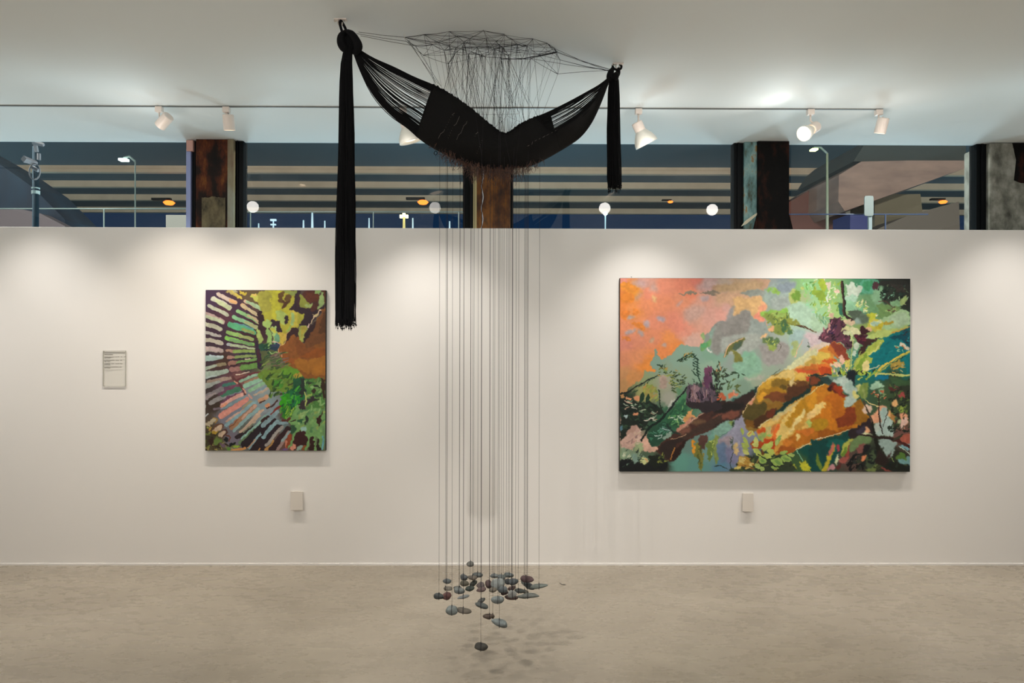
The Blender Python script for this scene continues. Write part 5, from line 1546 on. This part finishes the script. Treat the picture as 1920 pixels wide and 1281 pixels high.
# ---------------------------------------------------------------- stones on cords
# zoom x, y, width, height, tilt, colour, depth, cord dx, words
ST = [
(594, 218, 82, 60, 0, '8c8a80', 3.58, 0, 'small pale grey stone hanging highest, before the wall'),
(340, 408, 84, 52, 0, '6c7474', 3.56, -6, 'small blue grey stone at the upper left'),
(525, 366, 84, 64, -28, '646a6c', 3.50, -8, 'dark grey egg stone above the olive stone'),
(615, 370, 100, 48, -4, '7c7060', 3.55, 0, 'brown grey pebble just under the highest stone'),
(672, 338, 125, 44, -10, '6c7270', 3.62, 0, 'long grey pebble right of the highest stone'),
(530, 432, 94, 62, 4, '6a6450', 3.44, -12, 'olive brown stone below the dark grey egg stone'),
(628, 430, 86, 54, 25, '565c54', 3.57, 0, 'tilted grey green stone right of the olive brown one'),
(590, 485, 98, 50, 4, '3c463e', 3.40, 0, 'very dark green stone below the tilted grey green stone'),
(350, 488, 100, 42, 2, '80786a', 3.50, -30, 'beige flat stone at the left of the cluster'),
(455, 478, 90, 32, 0, '5c605c', 3.62, 20, 'thin dark pebble half hidden behind a grey stone'),
(470, 510, 128, 62, -15, '7c8480', 3.40, 0, 'blue grey oval stone right of the beige flat stone'),
(512, 578, 138, 36, 13, '808684', 3.36, 4, 'thin light grey sliver stone tilted up to the right'),
(248, 570, 108, 72, -2, '484e4c', 3.33, 4, 'dark slate stone at the far left of the cluster'),
(336, 570, 100, 78, -4, '7a4c46', 3.42, 0, 'brick red stone touching the dark slate one at far left'),
(392, 724, 126, 100, 0, '7c8682', 3.28, 0, 'round mottled grey stone hanging low at the left'),
(527, 731, 150, 60, -10, '6a6052', 3.30, -12, 'brown pointed stone beside the round mottled stone'),
(705, 452, 96, 62, 6, '7c6c6a', 3.55, 4, 'pinkish grey stone left of the large pale stone'),
(792, 440, 74, 92, 10, '6c504e', 3.48, 8, 'upright reddish stone left of the large pale stone'),
(712, 498, 106, 54, 10, '6f5652', 3.38, 0, 'reddish brown block stone left of the beige pebble'),
(712, 620, 88, 42, 30, '6c6e68', 3.42, 0, 'small grey stone leaning on top of a long dark stone'),
(716, 672, 156, 54, -15, '5a605c', 3.31, -8, 'long dark grey stone low in the centre'),
(855, 350, 86, 48, 0, '848c8a', 3.62, 0, 'small grey stone back left of the large pale one'),
(932, 368, 90, 70, 0, '828c88', 3.56, 0, 'light grey stone behind the top of the large pale stone'),
(895, 436, 142, 124, 0, '9aa29c', 3.40, 0, 'large pale round stone in the middle of the cluster'),
(838, 504, 88, 46, 4, '7c705e', 3.33, 0, 'small beige pebble below the large pale stone'),
(945, 500, 106, 74, -4, '646c6e', 3.32, 8, 'blue grey egg stone right below the large pale stone'),
(965, 530, 84, 54, 0, '4e3a3a', 3.42, 18, 'dark maroon stone behind the blue grey egg stone'),
(1012, 340, 106, 52, -4, '74807f', 3.62, 6, 'blue grey stone at the top right of the cluster'),
(1005, 412, 92, 58, 0, '4c5252', 3.52, 0, 'dark grey stone right of the large pale stone'),
(1062, 414, 112, 72, 10, '5a6264', 3.44, -20, 'dark blue grey oval stone below the top right stones'),
(1212, 385, 140, 70, -3, '694a4c', 3.46, -12, 'maroon oval stone at the upper right of the cluster'),
(1180, 424, 88, 50, -35, '8c948e', 3.56, 0, 'pale grey stone tilted down under the maroon stone'),
(1245, 466, 112, 66, -22, '62686a', 3.50, -40, 'dark tilted stone left of the long grey green stone'),
(1342, 462, 186, 50, 6, '747c72', 3.40, 0, 'long grey green stone at the far right of the cluster'),
(1045, 484, 92, 48, 15, '7c605a', 3.48, 0, 'rosy brown stone above the pale egg stone'),
(1135, 514, 112, 48, -6, '5a5e5a', 3.44, -20, 'dark grey stone right of the rosy brown one'),
(1196, 525, 70, 46, -20, '84806f', 3.50, -10, 'beige grey pebble above the longest stone'),
(1052, 546, 104, 76, 0, '8c8c86', 3.27, 0, 'pale egg shaped stone resting before a red brown slab'),
(1040, 584, 152, 48, -4, '69504a', 3.36, 50, 'red brown slab stone under the pale egg shaped stone'),
(1222, 568, 232, 52, 4, '6e726a', 3.36, -5, 'longest flat grey stone at the lower right'),
(890, 610, 142, 74, 5, '7c8482', 3.26, 4, 'light grey oval stone below the beige pebble'),
(790, 792, 108, 60, 2, '6a5648', 3.30, 12, 'brown stone left of the big light grey oval'),
(838, 792, 42, 46, 20, '7c6a5a', 3.37, 0, 'little tan stone peeping between two lower stones'),
(910, 860, 184, 76, -14, '7c8684', 3.22, 0, 'big light grey oval stone, second lowest of all'),
(716, 1122, 150, 74, -8, '4a463e', 3.20, -8, 'dark brown stone hanging lowest, close to the floor'),
]
def stone_mat(i, c):
    a = [int(c[k:k + 2], 16) for k in (0, 2, 4)]
    f = lambda s: ''.join('%02x' % max(0, min(255, int(v * s))) for v in a)
    g = sum(a) / 3; a = [min(255, (v * .72 + g * .28) * .84) for v in a]
    return mat('beach stone', c, .75, spec=.3, noise=(R.uniform(25, 60), 6, (1, 1, 1)), stops=[(.3, f(.80)), (.55, f(1.0)), (.75, f(1.18))], bump=(140, .35, .002))
def make_stone(i, s):
    zx, zy, w, h, tilt, colr, d, cdx, words = s
    k = d / F / 5.8214; c = P(780 + zx / 5.8214, 1020 + zy / 5.8214, d)
    rx, rz = w * k / 2, h * k / 2; ry = max(rz * 1.05, min(rx * .75, rz * 1.7)); ry = min(ry, .030)
    rr = random.Random(i * 7 + 1)
    bm = bmesh.new(); bmesh.ops.create_icosphere(bm, subdivisions=4, radius=1)
    fx = [(Vector((rr.gauss(0, 1), rr.gauss(0, 1), rr.gauss(0, 1))).normalized(), rr.uniform(1.2, 2.6), rr.uniform(0, 6), rr.uniform(.02, .07)) for _ in range(6)]
    ex = rr.uniform(.80, 1.05); taper = rr.uniform(-.22, .22); T = math.radians(tilt)
    ct, sn = math.cos(T), math.sin(T)
    for v in bm.verts:
        n = v.co.copy(); g = 1 + sum(a * math.sin(fq * n.dot(dr) * 2 + ph) for dr, fq, ph, a in fx) * .8
        x = math.copysign(abs(n.x) ** ex, n.x) * rx * g; tp = 1 + taper * n.x
        y = n.y * ry * g * tp; z = n.z * rz * g * tp
        v.co = (x * ct - z * sn, y, x * sn + z * ct)
    zt = [v.co for v in bm.verts]
    root = thing('stone', c, words, 'stone', 'beach stones hanging in a cluster above the floor')
    me = bpy.data.meshes.new('stone_body'); bm.to_mesh(me); bm.free(); me.polygons.foreach_set('use_smooth', [True] * len(me.polygons)); me.materials.append(stone_mat(i, colr))
    o = bpy.data.objects.new('stone_body', me); C.objects.link(o); o.parent = root
    # cord tied round the waist of the stone: follow the real surface in the slice below the hanging cord
    ox = max(-rx * .6, min(rx * .6, cdx * k)); q = MB(); ring = []
    for j in range(28):
        a = 2 * PI * j / 28; dr = Vector((0, math.cos(a), math.sin(a))); base = Vector((ox, 0, ox * math.tan(T) if abs(ct) > .3 else 0)); best = 0
        for p in zt:
            if abs(p.x - ox) < rx * .16:
                r = p - base; r.x = 0; L = r.length
                if L > 1e-6 and r.dot(dr) / L > .965: best = max(best, L)
        ring.append(base + dr * ((best or rz) + .0006))
    q.tube(ring, .0014, 5, closed=True)
    top = max(ring, key=lambda p: p.z)
    wr_ = q.build('cord_wrap', M['cord'], None); wr_.parent = root
    q = MB(); q.tube([top + Vector((0, 0, -.001)), top + Vector((0, 0, .004))], .0022, 6); kn = q.build('tie_knot', M['cord'], None); kn.parent = wr_
    return c + top, root
short = {}
cut = []
for i, s in enumerate(ST):
    top, root = make_stone(i, s)
    rr2 = random.Random(100 + i)
    zn = rr2.choice([rr2.uniform(2.36, 2.6), rr2.uniform(2.55, 2.86)])
    node = Vector((top.x, top.y, zn))
    q = MB(); q.tube([top + Vector((0, 0, .003)), Vector((top.x, top.y, (top.z + zn) / 2)), node], .0007, 5)
    o = q.build('hanging_cord', M['cord'])
    tag(o, 'thin black cord holding the ' + s[8], 'cord', 'long cords carrying the stones')
    near = sorted(range(len(nodes)), key=lambda j: ((nodes[j].x - node.x) ** 2 + (nodes[j].y - node.y) ** 2))[:15]
    for j in rr2.sample(near, 3):
        sag(node, nodes[j], rr2.uniform(.0004, .0007))
    cut.append(node)
for k in range(26):                                     # cross threads between the joins
    a, b = rr.sample(cut, 2)
    if (a - b).length < .3: sag(a, b, .0005)
o = web.build('cord_web', M['cord']); tag(o, 'tangled black cord web pinned under the ceiling above the hammock', 'cord web')

# scrap of thread and specks on the floor
q = MB(); q.tube([PZ(1049 + i * 2.3, 1093 + i * .9 + 1.2 * math.sin(i * .8), .003) for i in range(6)], .0018, 5)
tag(q.build('thread_scrap', M['cord']), 'short dark scrap of thread on the floor right of the stones', 'thread')
# ---------------------------------------------------------------- outside, seen through the high windows
girder = mat('lit beige girder face', 'b09a80', .8, noise=(.8, 4, (1, 1, 1)), stops=[(.3, 'b49a80'), (.7, 'c8ac90')])
soff = mat('dark teal soffit', '384a52', .9)
bridge = thing('overpass', (0, 36, 9.9), 'wide overpass deck with pale girders seen from below through the windows', 'overpass')
ZB0 = 1.6 + 8.0
q = MB(); q.box((-60, 12, ZB0 + .32), (60, 44, ZB0 + .9)); q.build('deck_slab', soff, bridge)
for yb in (32.5, 35.6, 38.9, 42.6):
    q = MB(); q.box((-60, yb, ZB0), (60, yb + .3, ZB0 + .319)); q.build('girder', girder, bridge)
def orange(px, py, y, s, label):
    c = P(px, py, y); root = thing('sodium_lamp', c, label, 'street lamp')
    q = MB(); q.lathe([(0, -.13 * s), (.2 * s, -.11 * s), (.30 * s, 0), (.2 * s, .08 * s), (0, .1 * s)], Matrix.Translation(c), 20); q.build('lit_lens', emat('sodium light', 'ff7428', 3.2), root, smooth=True)
    q = MB(); q.box((c.x - .9 * s, c.y - .1, c.z + .12 * s), (c.x + .1 * s, c.y + .1, c.z + .24 * s)); q.build('lamp_bracket', M['mullion'], root)
    l = bpy.data.lights.new('sodium', 'POINT'); l.energy = 14 * s; l.color = (1, .45, .16); l.shadow_soft_size = .3
    lo = bpy.data.objects.new('sodium', l); C.objects.link(lo); lo.location = c - Vector((0, .8, .35))
orange(317, 380, 33, .9, 'orange glowing street lamp seen through the leftmost window')
orange(793, 379, 33, .9, 'orange glowing street lamp left of the middle column')
orange(1257, 378.5, 33, .45, 'small orange lamp seen through the window right of the hammock')
orange(1768, 378.5, 30, .6, 'orange lamp over the ramps in the rightmost window')

def pole(px, y0, y1, Y, r, m, name, label, head=None, cat='pole'):
    a, b = P(px, y1, Y), P(px, y0, Y)
    root = thing(name, (a.x, a.y, 0), label, cat)
    q = MB(); q.tube([Vector((a.x, a.y, 0)), a, b], [r, r, r * .7], 8); q.build('shaft', m, root, smooth=True)
    if head: head(root, b)
    return root
galv = mat('galvanised pole', '505e5c', .5)
def lamp_head(px, py, Y, col, st, s=1.0):
    def f(root, b):
        c = P(px, py, Y)
        q = MB(); q.tube([b, (b + c) / 2 + Vector((0, 0, .1)), c + Vector((0, 0, .05))], .025, 6); q.build('lamp_arm', galv, root)
        q = MB(); q.box((c.x - .12 * s, c.y - .08, c.z - .035 * s), (c.x + .12 * s, c.y + .08, c.z + .035 * s)); q.build('lamp_head', emat('street light', col, st * .6), root, bevel=.01)
    return f
pole(253.5, 303, 432, 16, .020, galv, 'street_lamp', 'tall pale street lamp with a greenish light in the leftmost window', lamp_head(232, 300, 16, 'e8fff0', 14, .75), 'street lamp')
pole(1551, 288, 432, 16, .036, mat('pale pole paint', '646c5c', .5), 'street_lamp', 'pale street lamp with a yellow green light right of the black column', lamp_head(1526, 281, 16, 'eaff8c', 12, .6), 'street lamp')
# railings
def rail(p0, p1, py, Y, m, label, posts=()):
    a, b = P(p0, py, Y), P(p1, py, Y)
    root = thing('railing', (a + b) / 2, label, 'railing')
    q = MB(); q.tube([a, b], .012, 8); q.build('top_rail', m, root, smooth=True)
    for px in posts:
        c = P(px, py, Y); q = MB(); q.tube([c, (c.x, c.y, 0)], .012, 6); q.build('rail_post', m, root)
rail(-60, 349, 391.5, 12, galv, 'grey pipe railing crossing the leftmost window', (195,))
rail(452, 880, 397.5, 14, galv, 'thin pipe railing low in the window behind the long tassel', (470, 700, 860))
rail(1470, 1740, 402, 12, mat('navy rail paint', '1c2c48', .4), 'dark blue railing in front of the ramps in the rightmost window', (1660,))
# masts
mast = mat('white mast', 'd8ecec', .5, emis=('c8e8ff', .4))  # faint emission put into the mast material so it reads bright
for px, y0, r, lab in ((485, 419, .03, 'shortest white mast at the left of the second window'), (569, 413, .035, 'short white mast left of the tall bright mast'), (585.5, 399, .045, 'tallest bright white mast in the second window'),
                       (609, 414, .03, 'short white mast right of the tall bright mast'), (692, 409, .03, 'thin white mast right of the long tassel'), (774, 409, .03, 'thin white mast beside the yellow lit mast'), (843, 415, .03, 'short white mast near the middle column')):
    pole(px, y0, 432, 24, r, mast, 'mast', lab, None, 'mast')
def crossb(root, b):
    q = MB(); q.box((b.x - .10, b.y - .04, b.z - .05), (b.x + .10, b.y + .04, b.z + .02)); q.build('cross_arm', mast, root)
    q = MB(); q.box((b.x - .09, b.y - .04, b.z - .20), (b.x + .09, b.y + .04, b.z - .15)); q.build('cross_arm', mast, root)
pole(512.5, 412, 432, 24, .03, mast, 'mast', 'white mast with two cross arms in the second window', crossb, 'mast')
ylit = emat('yellow flood light', 'ffe9a0', 6)
def yhead(root, b):
    for dx in (-.10, 0, .10):
        q = MB(); q.box((b.x + dx - .045, b.y - .05, b.z - .05 + .04 * (dx == 0)), (b.x + dx + .045, b.y + .05, b.z + .05 + .06 * (dx == 0))); q.build('flood_light', ylit, root)
pole(757.5, 406, 432, 24, .05, mat('yellow lit mast', 'd8c880', .5, emis=('e8d080', .5)), 'mast', 'yellow lit mast with three flood lights', yhead, 'mast')  # the mast itself is given a faint glow too
c = P(1135, 400.5, 30); root = thing('distant_lamp', c, 'tiny blue white star like lamp in the window right of the hammock', 'lamp')
q = MB(); q.lathe([(0, -.09), (.07, -.05), (.09, 0), (.07, .05), (0, .09)], Matrix.Translation(c), 14); q.build('lit_globe', emat('cyan white light', 'c8fff4', 30), root)
q = MB(); q.tube([c - Vector((0, 0, .08)), Vector((c.x, c.y, 0))], .03, 6); q.build('shaft', mast, root)

def slab(pts, Y, depth, m, parent, name):
    q = MB(); q.prism([P(x, y, Y) for x, y in pts], (0, depth, 0)); return q.build(name, m, parent)
ramp = thing('concrete_ramp', P(1690, 400, 20), 'pinkish concrete ramps crossing in the rightmost window', 'ramp')
pink = mat('pink grey concrete', '9c8078', .85, noise=(1.2, 5, (1, 1, 3)), stops=[(.3, '6c5850'), (.7, '887064')])
tan = mat('tan concrete', '645c4a', .85); dk = mat('dark underside', '2c3230', .9)
slab([(1573, 328), (1615, 303), (1700, 301), (1812, 301), (1808, 316), (1760, 333), (1640, 376), (1584, 396), (1572, 378)], 20, 3, pink, ramp, 'ramp_side')
slab([(1600, 303), (1620, 272), (1640, 255), (1810, 255), (1812, 301), (1700, 301)], 20.4, 4, dk, ramp, 'ramp_underside')
slab([(1478, 380), (1550, 338), (1574, 330), (1570, 378), (1590, 405), (1595, 435), (1478, 435)], 22, 2, mat('red brown concrete', '5c3830', .85), ramp, 'lower_ramp_wall')
slab([(1640, 376), (1672, 364), (1726, 364), (1730, 402), (1700, 405), (1640, 432)], 21, 1.5, tan, ramp, 'ramp_side')
slab([(1640, 432), (1700, 405), (1798, 378), (1800, 436), (1640, 436)], 19, 1.5, mat('grey brown concrete', '544c44', .85), ramp, 'ramp_side')
slab([(1594, 401), (1628, 401), (1628, 436), (1594, 436)], 18.8, 1, mat('deep blue panel', '0c1c58', .5), ramp, 'blue_panel')
stair = thing('stair_wall', P(50, 400, 17), 'dark blue sloping stair wall at the far left of the windows', 'wall')
slab([(-120, 240), (0, 308), (60, 350), (122, 412), (122, 436), (-120, 436)], 17, 1.4, mat('dark navy wall', '1c3a52', .8, noise=(1.5, 5, (1, 1, .4)), stops=[(.3, '0c1a2c'), (.7, '163448')]), stair, 'sloping_wall')
slab([(-120, 395), (30, 390), (75, 400), (122, 424), (122, 437), (-120, 437)], 16.4, .4, mat('grey low wall', '5c5458', .8), stair, 'low_wall')
for px in (10, 24): 
    pass
q = MB(); c = P(1629.5, 386, 11.8); w, h = 8.7 * 11.8 / F, 19 * 11.8 / F
sg = thing('road_sign', (P(1632, 426, 11.8).x, 11.8, 0), 'blank white rounded sign on a post in the rightmost window', 'sign')
pts = []
for k in range(24):
    a = 2 * PI * k / 24; pts.append((c.x + math.copysign(abs(math.cos(a)) ** .25, math.cos(a)) * w, 11.8, c.z + math.copysign(abs(math.sin(a)) ** .25, math.sin(a)) * h))
q.prism(pts, (0, .02, 0)); q.build('sign_plate', mat('white sign', '4c5656', .6), sg)
q = MB(); a = P(1632, 404, 11.83); q.box((a.x - .03, a.y, 0), (a.x + .03, a.y + .04, a.z)); q.build('sign_post', mat('pale sign post', '586468', .6), sg)
# white box behind the railing, far left window
q = MB(); a, b = P(311, 403, 13), P(349, 440, 13); q.box((a.x, 13, 0), (b.x, 14, a.z)); tag(q.build('utility_box', mat('pale box', '5c5c56', .7)), 'pale box behind the pipe railing beside the leftmost column', 'box')
# security camera on its pole
cp = thing('security_camera', (P(67, 420, 7.5).x, 7.5, 0), 'white security camera with looped cable on a pole in the leftmost window', 'security camera')
navy = mat('teal painted pole', '0c2c3c', .9, spec=.1)
q = MB(); pb = P(67, 436, 7.5); q.tube([(pb.x, 7.5, 0), P(67, 275, 7.5)], .032, 10); q.build('pole', navy, cp, smooth=True)
q = MB(); q.tube([P(67, 364, 7.5), P(67, 358, 7.5)], .042, 10); q.tube([P(67, 354, 7.5), P(67, 352, 7.5)], .042, 10); q.build('pole_collar', mat('pale collar', 'a8c0c0', .4), cp)
wc = mat('white camera plastic', '84868c', .8, spec=.1)
def obox(mb, a, b, r0, r1):
    a, b = Vector(a), Vector(b); mb.tube([a, b], [r0, r1], 4)
q = MB(); obox(q, P(44, 298, 7.3), P(68, 306, 7.45), .038, .026); q.build('camera_body', wc, cp)
q = MB(); obox(q, P(62, 266, 7.4), P(82, 272, 7.4), .03, .02); q.tube([P(66, 270, 7.42), P(69, 285, 7.45)], .02, 6); q.build('sensor_head', wc, cp)
q = MB(); q.tube([P(73, 288, 7.42), P(73, 300, 7.42)], .018, 6); q.tube([P(61, 314, 7.42), P(72, 320, 7.42)], .022, 5); q.build('bracket', wc, cp)
q = MB(); q.tube([P(65 + 10 * math.cos(t), 322 + 15 * math.sin(t), 7.4) for t in [2 * PI * k / 24 for k in range(24)]], .007, 6, closed=True); q.build('cable_loop', wc, cp, smooth=True)
sbox('ground', (-60, 5.4, -.12), (60, 60, -.02), mat('asphalt', '2c2e30', .9))
# ---------------------------------------------------------------- light
def lamp(kind, loc, energy, col, aim=None, size=.05, ang=60, blend=.6):
    l = bpy.data.lights.new('light', kind); l.energy = energy; l.color = col; l.shadow_soft_size = size
    if kind == 'SPOT': l.spot_size = math.radians(ang); l.spot_blend = blend
    o = bpy.data.objects.new('light', l); C.objects.link(o); o.location = loc
    if aim is not None: o.rotation_euler = (Vector(aim) - Vector(loc)).to_track_quat('-Z', 'Y').to_euler()
    return o
WARM = (1, .90, .78); NEUT = (1, .95, .89); COOL = (.82, .95, 1.0)
# the visible track lamps wash the wall from close above
for i, (p, ax) in enumerate(LAMPS):
    if i == 4:
        lamp('SPOT', p, 6, NEUT, p + Vector((-1, -.42, -.12)), .03, 120, .8)
        lamp('SPOT', p + Vector((0, .02, -.07)), 75, NEUT, p + Vector((.05, .10, -1)), .025, 88, 1)
    else:
        lamp('SPOT', p, 75, WARM if i in (0, 1, 5) else NEUT, p + Vector((ax.x * .15, .10, -1)), .025, 88, 1)
for x in (-4.3, -3.3, 3.6, 4.4):  # unseen spots added beyond the view to even out the wall
    lamp('SPOT', (x, YT, CEIL - .16), 70, NEUT, (x, YT + .1, CEIL - 1.16), .03, 88, 1)
# added point lights beside the heads stand for lamp glow on the ceiling
for i, e in ((0, 1.2), (2, .6), (3, 1.4), (4, 1.5), (5, 1.2)):
    p, ax = LAMPS[i]; lamp('POINT', Vector((p.x - .03, p.y - .16, CEIL - .30)), e, NEUT, size=.05)
# gallery lamp above the view picks out the hanging stones; added fill spots follow
lamp('SPOT', (-1.25, 1.5, CEIL - .2), 190, NEUT, (.05, 3.6, .1), .012, 52, 1)
for x in (-3.2, -1.1, 1.1, 3.2):  # unseen fill spots added to lift the wall
    lamp('SPOT', (x, 1.0, CEIL - .2), 62, NEUT, (x * 1.05, WALL, 1.15), .25, 86, 1)
for x in (-3.6, -.3, 3.0):  # unseen spots added so floor bounce brightens ceiling and wall
    lamp('SPOT', (x, -.6, CEIL - .2), 240, (1, .97, .93), (x, .3, 0), .12, 96, .6)
for x in (-3.6, 0, 3.6):                # unseen upward spots added to brighten the ceiling
    lamp('SPOT', (x, -.6, 1.5), 85, (1, .98, .95), (x, 2.3, CEIL), .15, 130, 1)
# added light outside, no fixtures built: warm points first, for the girder faces
for x in (-24, -8, 8, 24):
    lamp('POINT', (x, 8, 6.5), 4200, (1, .90, .78), size=.3)
for x in (-7.5, -3.5, .5, 4.5, 8.5):  # added low cool points, shining up through the windows onto the ceiling
    lamp('POINT', (x, 8.8, .6), 270, (.78, .95, 1), size=.5)
for x in (-25, 0, 25):  # added cool points that tint the soffit from below
    lamp('POINT', (x, 30, 1.0), 1500, (.5, .85, 1), size=.5)
w = bpy.data.worlds.new('night'); bpy.context.scene.world = w; w.use_nodes = True
w.node_tree.nodes['Background'].inputs[0].default_value = hexc('142c48'); w.node_tree.nodes['Background'].inputs[1].default_value = .8
sc = bpy.context.scene
sc.view_settings.view_transform = 'Standard'; sc.view_settings.look = 'None'; sc.view_settings.exposure = 0.13; sc.view_settings.gamma = 1
sc.view_settings.use_curve_mapping = False
